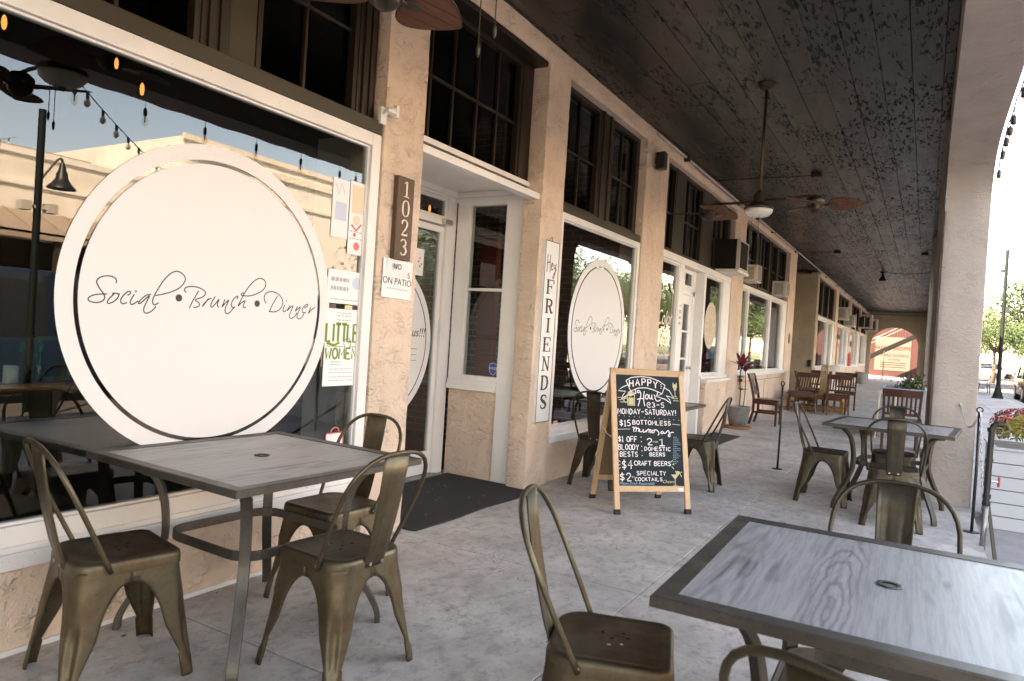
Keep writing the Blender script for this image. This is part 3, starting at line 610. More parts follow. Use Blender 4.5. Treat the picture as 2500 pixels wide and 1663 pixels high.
paper('poster', 'tall poster with orange and red drawings at the top corner of the window', 'poster', 3.02, 1.71, 3.145, 2.13, [('orange_ink', lambda m, f, w, h: (rectp(m, f, -.045, .24, .05, .40), disc(m, f, .0, .20, .03, n=16))), ('red', lambda m, f, w, h: (disc(m, f, .01, .05, .024, n=14), ribbon(m, f, [(-.04, .17), (0, .14), (.04, .18)], .014), disc(m, f, -.01, .115, .012, n=12))), ('grey_ink', lambda m, f, w, h: lines(m, f, -.05, .05, (.09, .13), .005))])
paper('poster', 'faint lilac and pale blue poster behind the glass beside the orange one', 'poster', 2.885, 1.79, 3.015, 2.12, [('blue_ink', lambda m, f, w, h: (rectp(m, f, -.04, .10, .05, .2, .0014), ribbon(m, f, [(-.045, .3), (-.02, .24), (.0, .31), (.03, .25)], .008)))], X=XG - .0015)
def pb(m, f, w, h): disc(m, f, .08, .12, .034, n=24); 
paper('poster', 'pale notice with a light blue disc and two grey lines under the orange poster', 'poster', 2.885, 1.42, 3.175, 1.61, [('blue_ink', lambda m, f, w, h: disc(m, f, .085, .125, .036, n=24)), ('grey_ink', lambda m, f, w, h: (lines(m, f, -.12, .02, (.125, .075), .022), lines(m, f, -.12, .12, (.02,), .006)))])
t = thing('sticker_strip', 'narrow strip of brown and yellow stickers between two notices', 'sticker', (XG, 3.04, 1.392))
for a, b, c in ((-.13, -.08, 'sign_wood'), (-.01, .05, 'yellow_ink'), (.055, .12, 'ink')):
    m = MB(); rectp(m, XF(0, 0, 0), a, 0, b, .022); m.build('sticker', M[c], t)
t = thing('sticker', 'white shopping bag sticker outlined in red at the foot of the window', 'sticker', (XG, 3.01, .575))
f = Fr((0, 0, 0), (0, 1, 0), (0, 0, 1)); m = MB(); rectp(m, f, -.065, 0, .065, .10); m.build('bag', M['paper'], t)
m = MB(); z = [(-.065 + .13 * k / 12, .10 + (.008 if k % 2 else 0)) for k in range(13)]; ribbon(m, f, [(-.068, 0)] + [(-.068, .1)] + z + [(.068, .1), (.068, 0)], .007, d=.0022); ribbon(m, f, arc(0, .10, .035, 0, 180, 14), .008, d=.0022); m.build('outline', M['red'], t)
t = thing('sticker', 'small red oval sticker low in the second window', 'sticker', (-2.898, 5.84, .52)); m = MB(); disc(m, f, 0, 0, .05, ry=.022, n=24); rectp(m, f, -.05, -.018, .05, .018, .002); m.build('sheet', M['red'], t)
m = MB(); lines(m, f, -.04, .04, (.004, -.01), .005); m.xf(Matrix.Translation((.0012, 0, 0))).build('print', M['paper'], t)
# badge on the side window of the entrance (faces -Y)
t = thing('sticker', 'blue shield shaped security badge on the entrance side window', 'sticker', (-3.30, 5.348, .985)); f = Fr((0, 0, 0), (1, 0, 0), (0, 0, 1))
sh = [(-.045, .05), (-.03, .052), (0, .066), (.03, .052), (.045, .05), (.045, -.01), (.03, -.04), (0, -.06), (-.03, -.04), (-.045, -.01)]
m = MB(); polyg(m, f, sh, .001); m.build('shield', M['badge'], t); m = MB(); font_mesh(m, f, 'WYZE', 0, -.004, .032, align='CENTER', d=.0016); ribbon(m, f, [(a * .88, b * .88) for a, b in sh], .003, closed=True); m.build('print', M['paper'], t)
paper('note', 'handwritten white note with red dots taped inside the door glass', 'note', 4.62, 1.76, 4.90, 1.99, [('grey_ink', lambda m, f, w, h: [ribbon(m, f, [tuple(q) for q in smooth_poly([(-.10 + .014 * k, yy + .022 * ((k * 7) % 3 - 1)) for k in range(9)])], .004) for yy in (.17, .11, .05)]), ('red', lambda m, f, w, h: [disc(m, f, .09 + dx, .10 + dy, .011, n=12) for dx, dy in ((0, .05), (-.02, .02), (.02, .0), (.0, -.02))])], X=-3.80)
m = MB(); f = Fr((-3.0, 5.304, 1.27), (1, 0, 0), (0, 0, 1)); 
# number board
t = thing('number_board', 'dark wooden house number board reading 1023 on the first pillar', 'sign', (-2.838, 3.415, 1.72))
boxpart('board', M['sign_wood'], t, (-.012, .024, -.078, .078, 0, .508))
SER = {  # serif letters as (polyline, width) on a unit box, h = 1
 '1': [([(.5, 0), (.5, 1)], .16), ([(.5, .97), (.25, .84)], .07), ([(.22, .03), (.78, .03)], .06)],
 '0': [([(.5, 1), (.28, .93), (.18, .75), (.16, .5), (.18, .25), (.28, .07), (.5, 0), (.72, .07), (.82, .25), (.84, .5), (.82, .75), (.72, .93), (.5, 1)], [.06, .09, .15, .17, .15, .09, .06, .09, .15, .17, .15, .09, .06])],
 '2': [([(.2, .72), (.2, .88), (.38, .99), (.6, .98), (.78, .85), (.78, .68), (.62, .45), (.38, .22), (.2, .05)], [.12, .12, .08, .09, .14, .16, .12, .08, .06]), ([(.18, .05), (.82, .05)], .12), ([(.8, .05), (.84, .2)], .05)],
 '3': [([(.2, .84), (.36, .98), (.6, .97), (.75, .82), (.72, .63), (.42, .53)], [.13, .07, .1, .15, .13, .06]), ([(.42, .53), (.72, .46), (.82, .27), (.68, .05), (.4, 0), (.2, .12)], [.06, .13, .17, .12, .07, .13])],
 'F': [([(.2, 0), (.2, 1)], .2), ([(.02, .035), (.42, .035)], .07), ([(.02, .965), (.92, .965)], .07), ([(.9, 1), (.9, .72)], .08), ([(.2, .52), (.64, .52)], .07), ([(.64, .64), (.64, .40)], .07)],
 'R': [([(.2, 0), (.2, 1)], .2), ([(.02, .035), (.40, .035)], .07), ([(.02, .965), (.5, .965), (.74, .88), (.78, .74), (.72, .58), (.5, .50), (.2, .50)], [.07, .07, .15, .2, .15, .07, .07]), ([(.46, .5), (.6, .36), (.74, .08), (.96, .04)], [.1, .18, .18, .07])],
 'I': [([(.5, 0), (.5, 1)], .2), ([(.28, .035), (.72, .035)], .07), ([(.28, .965), (.72, .965)], .07)],
 'E': [([(.2, 0), (.2, 1)], .2), ([(.02, .035), (.9, .035)], .07), ([(.02, .965), (.9, .965)], .07), ([(.88, 1), (.88, .74)], .08), ([(.9, 0), (.9, .28)], .08), ([(.2, .52), (.62, .52)], .07), ([(.62, .64), (.62, .40)], .07)],
 'N': [([(.2, 0), (.2, 1)], .09), ([(.02, .035), (.38, .035)], .07), ([(.02, .965), (.34, .965)], .07), ([(.2, .97), (.82, .02)], .18), ([(.82, 0), (.82, 1)], .09), ([(.66, .965), (1, .965)], .07)],
 'D': [([(.2, 0), (.2, 1)], .2), ([(.02, .965), (.5, .965), (.78, .82), (.86, .5), (.78, .18), (.5, .035), (.02, .035)], [.07, .07, .17, .21, .17, .07, .07])],
 'S': [([(.82, .72), (.78, .9), (.5, .97), (.26, .88), (.22, .72), (.36, .58), (.62, .46), (.8, .3), (.74, .12), (.5, .03), (.24, .1), (.18, .3)], [.06, .09, .07, .16, .19, .2, .2, .19, .15, .07, .09, .07])]}
def serif(mb, fr, ch, x, y, w, h, d):
    for pl, wd in SER[ch]:
        pp = [(x + px * w, y + py * h) for px, py in pl]; n = len(pp)
        ws = [q * w for q in wd] if isinstance(wd, list) else wd * (w if abs(pl[0][0] - pl[-1][0]) < .2 else h * .9)
        if n > 4:
            k = 3; P2 = []; W2 = []
            for i in range(n - 1):
                a, b = pp[i], pp[i + 1]
                for j in range(k): t_ = j / k; P2.append((a[0] + (b[0] - a[0]) * t_, a[1] + (b[1] - a[1]) * t_)); W2.append(ws[i] + (ws[i + 1] - ws[i]) * t_ if isinstance(ws, list) else ws)
            P2.append(pp[-1]); W2.append(ws[-1] if isinstance(ws, list) else ws); pp, ws = P2, W2
        ribbon(mb, fr, pp, ws, d, .004)
m = MB(); f = Fr((.024, 0, 0), (0, 1, 0), (0, 0, 1))
for i, c in enumerate('1023'): serif(m, f, c, -.042, .385 - .118 * i, .085, .098, .005)
m.build('numerals', M['cream'], t)
# no dogs notice
def nd(m, f, w, h): font_mesh(m, f, 'ON PATIO', 0, .085, .058, align='CENTER', d=.0018); font_mesh(m, f, 'NO', -.02, .178, .05, align='CENTER', d=.012); font_mesh(m, f, 'S', .095, .135, .05, align='CENTER', d=.012)
paper('paper_notice', 'white paper notice reading NO ... ON PATIO taped to the first pillar', 'notice', 3.27, 1.482, 3.55, 1.72, [('ink', nd), ('grey_ink', lambda m, f, w, h: lines(m, f, -.09, .10, (.055,), .007))], X=-2.840, tilt=-.02)
tt = [o for o in C.collection.objects if o.name.startswith('paper_notice')][0]
m = MB(); ff = Fr((0, 0, 0), (0, 1, .04), (0, -.04, 1)); rg = []
for k in range(9):
    y = -.10 + .2 * k / 8; rg.append([ff.p(y, .13 + .006 * math.sin(k * 2), .003 + .004 * math.sin(k * 1.3) ** 2), ff.p(y, .235, .003 + .003 * math.cos(k) ** 2), ff.p(y, .235, .0015), ff.p(y, .13, .0015)])
m.rings(rg); m.build('patch', M['vinyl'], tt)
# FRIENDS board
t = thing('welcome_sign', 'tall white painted board reading Hey FRIENDS on the second pillar', 'sign', (-2.838, 5.42, .565))
boxpart('board', M['white'], t, (-.014, .02, -.128, .128, 0, 1.56)); m = MB(); f = Fr((.02, 0, 0), (0, 1, 0), (0, 0, 1))
fr_rect(m, .0195, .0215, -.127, .127, .001, 1.559, .006); m.build('border', M['brown'], t)
m = MB()
for i, c in enumerate('FRIENDS'): serif(m, f, c, -.075, 1.105 - .165 * i, .15, .125, .002)
for pl in ([(-.085, 1.44), (-.082, 1.38), (-.088, 1.29)], [(-.035, 1.44), (-.036, 1.37), (-.028, 1.29)], [(-.088, 1.36), (-.06, 1.38), (-.03, 1.37)], [(-.01, 1.34), (.012, 1.35), (.015, 1.375), (-.002, 1.375), (-.012, 1.34), (.0, 1.31), (.028, 1.325)], [(.036, 1.37), (.042, 1.33), (.066, 1.335), (.076, 1.375)], [(.076, 1.375), (.07, 1.31), (.05, 1.25), (.03, 1.24), (.03, 1.27), (.09, 1.33)]):
    ribbon(m, f, [tuple(q) for q in smooth_poly(pl)], .010, .0022)
m.build('lettering', M['ink'], t)
m = MB(); m.tube([(.0, -.03, 1.56), (.006, 0, 1.60), (0, .03, 1.56)], .002); m.build('wire', M['olive'], t)
# camera bracket on first pillar, speaker on third
t = thing('bracket', 'small white security camera bracket on the near edge of the first pillar', 'bracket', (-2.85, 3.20, 2.55))
m = MB(); m.box(-.02, .005, -.02, .03, -.05, .05); m.tube([(0, 0, 0), (.03, .02, .03), (.05, .06, .045)], .013); m.build('arm', M['white_clean'], t); m = MB(); m.box(.03, .06, -.02, .055, .015, .03); m.box(.035, .062, .05, .075, .0, .07); m.build('head', M['white_clean'], t)
t = thing('speaker', 'small black outdoor speaker high on the third pillar', 'speaker', (-2.77, 7.93, 3.42))
m = MB(); m.rings([[(-.06, -.05, -.1), (.05, -.07, -.1), (.05, .05, -.1), (-.06, .07, -.1)], [(-.06, -.05, .1), (.05, -.07, .1), (.05, .05, .1), (-.06, .07, .1)]]); m.build('cabinet', M['black'], t, bevel=.012)
m = MB(); m.box(-.08, -.055, -.02, .02, -.03, .03); m.build('mount', M['black'], t)
# interior of the restaurant
IN = thing('restaurant_interior', 'dim brick walled dining room behind the restaurant windows', 'room')
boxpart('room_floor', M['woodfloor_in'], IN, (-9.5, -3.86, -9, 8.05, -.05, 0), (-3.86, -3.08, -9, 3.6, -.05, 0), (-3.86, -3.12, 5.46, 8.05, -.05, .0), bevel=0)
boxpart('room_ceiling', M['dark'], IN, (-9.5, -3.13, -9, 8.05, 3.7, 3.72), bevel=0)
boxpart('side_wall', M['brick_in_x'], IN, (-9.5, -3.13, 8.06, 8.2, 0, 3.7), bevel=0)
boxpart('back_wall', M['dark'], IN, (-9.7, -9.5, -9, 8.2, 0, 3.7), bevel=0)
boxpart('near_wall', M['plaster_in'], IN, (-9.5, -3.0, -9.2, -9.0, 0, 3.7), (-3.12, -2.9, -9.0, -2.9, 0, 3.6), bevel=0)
boxpart('partition', M['brick_in_x'], IN, (-7.2, -4.3, 6.9, 7.0, 0, 3.7), bevel=0)
boxpart('curtain', M['curtain'], IN, (-4.26, -4.05, 6.5, 6.58, .4, 2.35), bevel=.01)
boxpart('counter', M['plaster_in'], IN, (-6.5, -6.0, -1, 5.5, 0, 1.05), bevel=.01)
bulb0 = None
for i, (x, y, z, lab) in enumerate([(-4.3, 1.84, 2.79, 'lit filament bulb nearest the left frame edge inside the first window'), (-4.3, 2.61, 2.69, 'largest lit filament bulb hanging inside the first window'), (-5.0, 2.84, 3.03, 'small lit filament bulb deeper inside above the large one'), (-4.5, 5.85, 2.55, 'lit tube bulb seen through the glass above the door')]):
    if bulb0 is None:
        t = thing('pendant_bulb', lab, 'light bulb', (x, y, z), group='bare filament bulbs inside the restaurant'); bulb0 = t
        m = MB(); m.tube([(0, 0, .09), (0, 0, .7)], .004, 6); m.build('cord', M['black'], t)
        m = MB(); m.lathe([(.016, .04), (.018, .09), (.01, .1)], 12); m.build('socket', M['fanmetal'], t, smooth=True)
        m = MB(); m.lathe([(.004, -.06), (.022, -.045), (.03, -.01), (.022, .025), (.014, .042)], 14); m.build('globe', M['bulb_glass'], t, smooth=True)
        m = MB()
        m.lathe([(.002, -.046), (.010, -.038), (.014, -.01), (.011, .018), (.004, .032)], 10)
        m.build('filament', M['filament'], t)
    else: dup(bulb0, (x, y, z), 0, lab, 'bare filament bulbs inside the restaurant')
t = thing('bistro_table', 'indoor high table with bottles seen through the left of the first window', 'table', (-4.3, 1.75, 0))
m = MB(); m.box(-.35, .35, -.45, .45, .86, .90); m.build('tabletop', M['orange_wood'], t, bevel=.004); m = MB(); m.box(-.04, .04, -.04, .04, .02, .86); m.box(-.25, .25, -.25, .25, 0, .02); m.build('pedestal', M['black'], t)
for i, (dx, lab) in enumerate([(0, 'left of two green capped bottles on the indoor table'), (.09, 'right of two green capped bottles on the indoor table')]):
    b = thing('bottle', lab, 'bottle', (-4.05, 1.9 + dx, .9), group='bottles on the indoor table'); m = MB(); m.lathe([(.028, 0), (.03, .01), (.03, .1), (.012, .14), (.012, .16)], 14); m.build('body', M['bulb_glass'], b, smooth=True)
    m = MB(); m.lathe([(.016, .155), (.016, .20), (.01, .205)], 12); m.build('cap', newmat('green_cap', (.02, .18, .05), .4), b, smooth=True)
b = thing('napkin_roll', 'white paper roll standing beside the bottles on the indoor table', 'napkins', (-4.0, 1.83, .9)); m = MB(); m.lathe([(.035, 0), (.035, .09), (.01, .09)], 16); m.build('roll', M['paper'], b, smooth=True)
b = thing('menu_stand', 'green framed menu stand on the indoor table', 'menu stand', (-4.1, 2.08, .9)); m = MB(); fr_rect(m, -.01, .01, -.09, .09, 0, .24, .02); m.build('frame', newmat('green_frame', (.05, .16, .10), .5), b); m = MB(); m.box(-.004, .004, -.07, .07, .02, .22); m.build('card', M['ink'], b)
struct('entrance_floor', M['floor'], (-3.86, -2.892, 3.56, 5.46, -.16, -.004))
# ==== salon front, Y 8.45 .. 12.85
S_ = thing('salon_building', 'salon front with a white glazed door and an oval sign in its window', 'building')
lintel(S_, 8.452, 12.849)
pillar_mesh(-3.12, -2.85, 12.0, 12.848, 0, 3.62).build('pillar', M['stucco'], S_, smooth=2)
boxpart('header', M['white'], S_, (-3.0, -2.862, 8.452, 12.0, 2.385, 2.475))
pillar_mesh(-3.10, -2.872, 8.455, 9.18, 0, .86, .05).build('bulkhead', M['stucco'], S_, smooth=2)
pillar_mesh(-3.10, -2.79, 10.52, 11.99, 0, .765, .05).build('bulkhead', M['stucco'], S_, smooth=2)
boxpart('sill', M['white'], S_, (-3.12, -2.765, 10.50, 11.995, .768, .815), (-3.12, -2.84, 10.44, 11.995, .815, .86))
boxpart('post', M['white_clean'], S_, (-3.0, -2.866, 9.2, 9.40, 0, 2.384), (-3.12, -2.86, 10.40, 10.49, 0, 2.384), (-3.0, -2.868, 11.56, 11.998, .861, 2.384), (-3.12, -2.99, 10.30, 10.40, 0, 2.384))
w = shop_window(S_, 8.455, 9.198, .87, 2.383, X=-2.875, w=.03)
w = shop_window(S_, 10.492, 11.558, .862, 2.383, X=-2.875, w=.03)
boxpart('plinth', M['white_clean'], S_, (-3.12, -3.0, 10.492, 10.52, 0, .86))
XD = -2.97
m = MB(); m.box(XD - .05, XD, 9.402, 10.298, 2.02, 2.09); m.box(XD - .05, XD, 10.20, 10.298, 0, 2.384); m.build('door_frame', M['white_clean'], S_, bevel=.003)
m = MB(); fr_rect(m, XD - .045, XD - .005, 9.405, 10.195, 2.092, 2.38, .06); m.box(XD - .04, XD - .008, 9.78, 9.815, 2.15, 2.33); f_ = m.build('transom_window', M['white_clean'], S_, bevel=.002); pane(f_, XD - .02, 9.46, 10.14, 2.15, 2.32)
m = MB(); fr_rect(m, XD - .045, XD - .005, 9.405, 10.195, .01, 2.015, .13, .32)
m.box(XD - .04, XD - .008, 9.785, 9.815, .33, 1.885)
for z in (.72, 1.11, 1.50): m.box(XD - .039, XD - .009, 9.535, 10.065, z - .014, z + .014)
d_ = m.build('door', M['white_clean'], S_, bevel=.003); pane(d_, XD - .02, 9.53, 10.07, .32, 1.89)
m = MB(); m.lathe([(.03, 0), (.03, .006), (.012, .01), (.012, .04), (.027, .05), (.022, .07)], 12, (XD - .005, 10.13, .98), 'x'); m.build('handle', M['chrome'], d_, smooth=True)
boxpart('mail_slot', M['vinyl'], d_, (XD - .004, XD + .006, 9.80, 10.06, .60, .68))
clerestory(S_, 8.50, 9.02, 2.50, 3.60, -2.985, [8.80], 3.0, w=.04); clerestory(S_, 9.42, 10.32, 2.50, 3.60, -2.985, [9.70, 10.0], 3.0, w=.04); clerestory(S_, 10.9, 11.9, 2.50, 3.60, -2.985, [11.2, 11.5], 3.0, w=.04)
boxpart('mullion_post', M['brown'], S_, (-3.03, -2.93, 9.021, 9.419, 2.476, 3.602), (-3.03, -2.93, 10.321, 10.899, 2.476, 3.602), (-3.03, -2.93, 11.901, 11.998, 2.476, 3.602), (-3.03, -2.935, 8.452, 8.499, 2.476, 3.602))
m = MB(); disc(m, XF(-2.902, 10.99, 1.63), 0, 0, .335, ry=.36, d=.004, n=60); m.build('oval_sign', newmat('tan_vinyl', (.60, .45, .33), .7), S_)
m = MB(); disc(m, XF(-2.902, 10.99, 1.63), 0, 0, .325, r0=.315, d=.005, n=60); disc(m, XF(-2.902, 10.99, 1.63), 0, 0, .15, r0=.143, d=.005, n=40)
for k in range(12): a = k * math.pi / 6; ribbon(m, XF(-2.902, 10.99, 1.63), [(.16 * math.cos(a), .16 * math.sin(a)), (.21 * math.cos(a + .2), .21 * math.sin(a + .2)), (.26 * math.cos(a), .26 * math.sin(a))], .012, d=.005)
m.build('oval_sign_print', M['cream'], S_)
m = MB(); f = XF(-2.902, 8.62, 0); font_mesh(m, f, 'The', -.08, 1.87, .16, sx=.8, shear=.3, d=.003); font_mesh(m, f, 'Color', -.12, 1.55, .27, sx=.85, shear=.35, d=.003); font_mesh(m, f, 'Loft', .04, 1.27, .27, sx=.9, shear=.35, d=.003); font_mesh(m, f, 'on New York', .10, 1.16, .07, d=.003)
ribbon(m, f, [(.42, 2.0), (.43, 1.8), (.42, 1.55)], .012, .003); ribbon(m, f, [(.30, 2.08), (.36, 2.02), (.42, 1.99), (.47, 2.0)], .05, .003); ribbon(m, f, [(.27, 2.10), (.33, 2.06)], .015, .003)
m.build('window_lettering', M['cream'], S_)
m = MB(); font_mesh(m, Fr((-2.864, 9.30, 1.85), (0, 0, -1), (0, 1, 0)), '1 0 2 5', 0, -.04, .10, d=.001); m.build('door_number', M['olive'], S_)
SI = thing('salon_interior', 'plain pale room behind the salon windows', 'room')
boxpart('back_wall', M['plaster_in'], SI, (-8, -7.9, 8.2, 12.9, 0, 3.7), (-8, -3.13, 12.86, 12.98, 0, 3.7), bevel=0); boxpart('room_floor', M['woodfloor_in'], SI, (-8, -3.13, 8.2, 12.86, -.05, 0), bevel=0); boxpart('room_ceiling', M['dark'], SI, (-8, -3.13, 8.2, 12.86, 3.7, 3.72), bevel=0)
# ==== third shop, Y 12.85 .. 18.5
T_ = thing('corner_shop_building', 'shop front with a bare brick display bay and white framed glass before the alley', 'building')
lintel(T_, 12.852, 18.5)
pillar_mesh(-3.12, -2.85, 17.5, 18.48, 0, 3.62, .05).build('pillar', M['stucco'], T_, smooth=2)
pillar_mesh(-3.12, -2.872, 12.852, 17.49, 0, .80, .07).build('bulkhead', M['stucco'], T_, smooth=2)
boxpart('panel_joint', M['olive'], T_, (-2.873, -2.867, 13.7, 17.3, .70, .708), (-2.873, -2.867, 15.4, 15.41, .02, .70), bevel=0)
boxpart('sill', M['white'], T_, (-3.12, -2.82, 12.852, 17.5, .80, .85), (-3.12, -2.85, 12.852, 17.5, .85, .88))
boxpart('header', M['white'], T_, (-3.0, -2.862, 12.852, 17.5, 2.385, 2.455)); boxpart('post', M['white_clean'], T_, (-3.0, -2.866, 15.50, 15.62, .881, 2.384), (-3.0, -2.868, 17.02, 17.498, .881, 2.384), (-3.0, -2.868, 13.42, 13.47, .881, 2.384))
for a, b in ((12.853, 13.419), (13.472, 15.498), (15.622, 17.018)): shop_window(T_, a, b, .882, 2.383, X=-2.876, w=.02)
for a, b in ((12.9, 14.2), (14.5, 15.5), (15.7, 16.4), (16.6, 17.45)): clerestory(T_, a, b, 2.50, 3.60, -2.985, [(a + b) / 2], 3.0, w=.05)
boxpart('mullion_post', M['brown'], T_, (-3.05, -2.95, 12.853, 17.498, 2.456, 2.499), (-3.05, -2.95, 14.201, 14.499, 2.5, 3.602), (-3.05, -2.95, 15.501, 15.699, 2.5, 3.602), (-3.05, -2.95, 16.401, 16.599, 2.5, 3.602))
m = MB(); disc(m, XF(-2.848, 18.0, 1.62), 0, 0, .11, ry=.13, d=.012, t=.012, n=30); m.build('plaque', M['bronze'], T_)
boxpart('brick_wall', M['brick_dark_x'], T_, (-7, -3.13, 16.4, 16.55, 0, 3.6), bevel=0); boxpart('display_ceiling', M['white_clean'], T_, (-5.5, -3.05, 13.0, 16.39, 2.47, 2.50), bevel=0)
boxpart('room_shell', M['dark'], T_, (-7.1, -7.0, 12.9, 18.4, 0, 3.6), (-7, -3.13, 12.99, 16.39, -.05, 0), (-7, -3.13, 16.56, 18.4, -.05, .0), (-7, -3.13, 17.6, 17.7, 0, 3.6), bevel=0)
# alley recess
AL = thing('alley_recess', 'deep stucco recess in the shop fronts with a shaded return wall', 'wall')
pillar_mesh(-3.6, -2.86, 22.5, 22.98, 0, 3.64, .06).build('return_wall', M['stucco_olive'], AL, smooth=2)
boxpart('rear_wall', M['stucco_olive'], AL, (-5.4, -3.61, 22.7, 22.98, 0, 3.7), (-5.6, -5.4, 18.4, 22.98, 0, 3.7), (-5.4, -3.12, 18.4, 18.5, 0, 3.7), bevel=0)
boxpart('alley_floor', M['floor'], AL, (-5.4, -2.886, 18.5, 22.7, -.1, -.002), bevel=0); boxpart('alley_ceiling', M['ceiling'], AL, (-5.4, -2.9, 18.5, 22.7, 3.72, 3.76), bevel=0)
boxpart('meter', M['black'], AL, (-3.0, -2.9, 22.44, 22.50, .9, 1.1), bevel=.01)
# ==== far shop fronts
far = [(22.98, 27.5, 28.35), (28.35, 32.9, 33.6), (33.6, 38.3, 39.0), (39.0, 43.1, 43.598)]
flab = ['first white framed shop front past the alley', 'second shop front past the alley with two air conditioners', 'third shop front past the alley, hung with a pipe', 'last shop front before the arched end wall']
for (a, b, c), lb in zip(far, flab):
    F_ = thing('far_shop_building', lb, 'building', group='shop fronts past the alley')
    lintel(F_, a, c)
    pillar_mesh(-3.12, -2.85, b, c - .002, 0, 3.62, .08).build('pillar', M['stucco'], F_, smooth=2)
    m_ = (a + b) / 2 + .4
    pillar_mesh(-3.12, -2.872, a + .002, b - .002, 0, .80, .1).build('bulkhead', M['stucco'], F_, smooth=2)
    boxpart('sill', M['white'], F_, (-3.12, -2.83, a, b, .802, .86)); boxpart('header', M['white'], F_, (-3.12, -2.862, a, b, 2.385, 2.45))
    boxpart('post', M['white_clean'], F_, (-3.12, -2.868, m_, m_ + .12, .861, 2.384), (-3.12, -2.868, b - .5, b - .001, .861, 2.384), (-3.12, -2.866, a + .001, a + .08, .861, 2.384), bevel=0)
    shop_window(F_, a + .082, m_ - .002, .862, 2.383, X=-2.90, w=.04); shop_window(F_, m_ + .122, b - .502, .862, 2.383, X=-2.90, w=.04)
    k = (b - a) / 3
    for i in range(3): clerestory(F_, a + i * k + .1, a + (i + 1) * k - .1, 2.46, 3.60, -2.985, [a + (i + .5) * k], None, w=.06, mat='brown')
    boxpart('mullion_post', M['olive'], F_, *[(-3.03, -2.93, a + i * k - (.1 if i else -.002), a + i * k + .1, 2.452, 3.602) for i in range(3)], (-3.03, -2.93, b - .1, b - .002, 2.452, 3.602), bevel=0)
    boxpart('room_shell', M['plaster_in'], F_, (-5.2, -5.1, a, c, 0, 3.6), (-5.1, -3.13, c - .1, c - .02, 0, 3.6), (-5.1, -3.13, a, c - .11, -.05, 0), bevel=0)
# unseen mass of the block above and behind, sized to block the sun
UB = thing('upper_storey', 'unseen stucco mass above the shop fronts and walkway roof, sized to block the sun', 'building')
boxpart('wall', M['stucco'], UB, (-14, -3.125, -12, 43.95, 3.83, 6.3), (-14, -9.8, -12, 43.95, 0, 3.82), bevel=0); boxpart('roof', M['dark'], UB, (-3.124, .071, -12, 43.59, 3.83, 4.0), bevel=0)
boxpart('end_closure', M['stucco'], UB, (-14, .07, -12.2, -12.001, 0, 6.3), bevel=0)  # unseen wall added to keep the sun out behind the camera
# ---- air conditioners, boxes, conduits
t = thing('air_conditioner', 'large dark brown air conditioner housing on a white shelf beside the fourth pillar', 'air conditioner', (-2.82, 11.2, 2.50))
boxpart('housing', M['acbrown'], t, (-.25, .235, 0, .62, .03, .50), bevel=.006)
m = MB(); fr_rect(m, .236, .25, .01, .61, .04, .49, .018)
m.build('face_frame', M['acbeige'], t)
boxpart('side_trim', M['acbeige'], t, (.20, .238, -.006, -.001, .035, .49), bevel=0)
m = MB()
for k in range(20): m.box(.237, .243, .03, .59, .06 + k * .021, .071 + k * .021)
m.build('grille', M['acbrown'], t); boxpart('shelf', M['white'], t, (-.1, .26, -.08, .66, -.02, .025))
def ac(label, x, y, z, s=1.0):
    t = thing('air_conditioner', label, 'air conditioner', (x, y, z), group='white window air conditioners on the shop fronts')
    boxpart('casing', M['acbeige'], t, (-.15 * s, .19 * s, 0, .5 * s, 0, .38 * s), bevel=.008)
    m = MB()
    for k in range(14): m.box(.191 * s, .195 * s, .03 * s, .47 * s, (.03 + k * .024) * s, (.042 + k * .024) * s)
    m.build('grille', M['olive'], t); m = MB()
    for k in range(10): m.box(-.1 * s, .12 * s, -.004 * s, -.001 * s, (.06 + k * .028) * s, (.07 + k * .028) * s)
    m.build('side_vent', M['olive'], t)
ac('white air conditioner just beyond the large brown housing', -2.80, 12.95, 2.50, .8); ac('white box air conditioner over the brick display bay', -2.80, 15.9, 2.47, .85)
ac('near white air conditioner of the second shop front past the alley', -2.78, 28.6, 2.6, 1.2); ac('far white air conditioner of the second shop front past the alley', -2.78, 31.4, 2.45, 1.25)
for i, y in enumerate((37.2, 41.2)):
    t = thing('air_conditioner_cage', ['nearer', 'farther'][i] + ' caged air conditioner bracket near the end wall', 'air conditioner', (-2.84, y, 2.65)); m = MB()
    for z in (0, .6): m.tube([(0, 0, z), (.55, 0, z), (.55, .8, z), (0, .8, z)], .022, 6)
    for q in ((.55, 0), (.55, .4), (.55, .8), (.25, 0)): m.tube([(q[0], q[1], 0), (q[0], q[1], .6)], .018, 6)
    m.build('bracket', M['acbeige'], t); boxpart('casing', M['black'], t, (0, .45, .15, .7, .05, .5))
t = thing('conduit', 'pair of metal conduits running along the ceiling edge above the shop fronts', 'pipe', (0, 0, 0))
for i, (x, z) in enumerate(((-2.825, 3.735), (-2.79, 3.70))):
    m = MB(); m.tube([(x, 7.9 if i == 0 else 9.5, z), (x, 25, z), (x, 43.5, z)], .014, 8); m.build('pipe', M['acbeige'], t, smooth=True)
m = MB()
for y in range(9, 43, 3): m.box(-2.852, -2.77, y, y + .03, 3.68, 3.76)
m.build('clamps', M['olive'], t)
t = thing('hanging_pipe', 'short white pipe hanging below the clerestory of a far shop front', 'pipe', (-2.80, 35.2, 0)); m = MB(); m.tube([(0, 0, 3.2), (0, 0, 2.5), (.03, .3, 2.3)], .03); m.build('pipe', M['acbeige'], t, smooth=True)
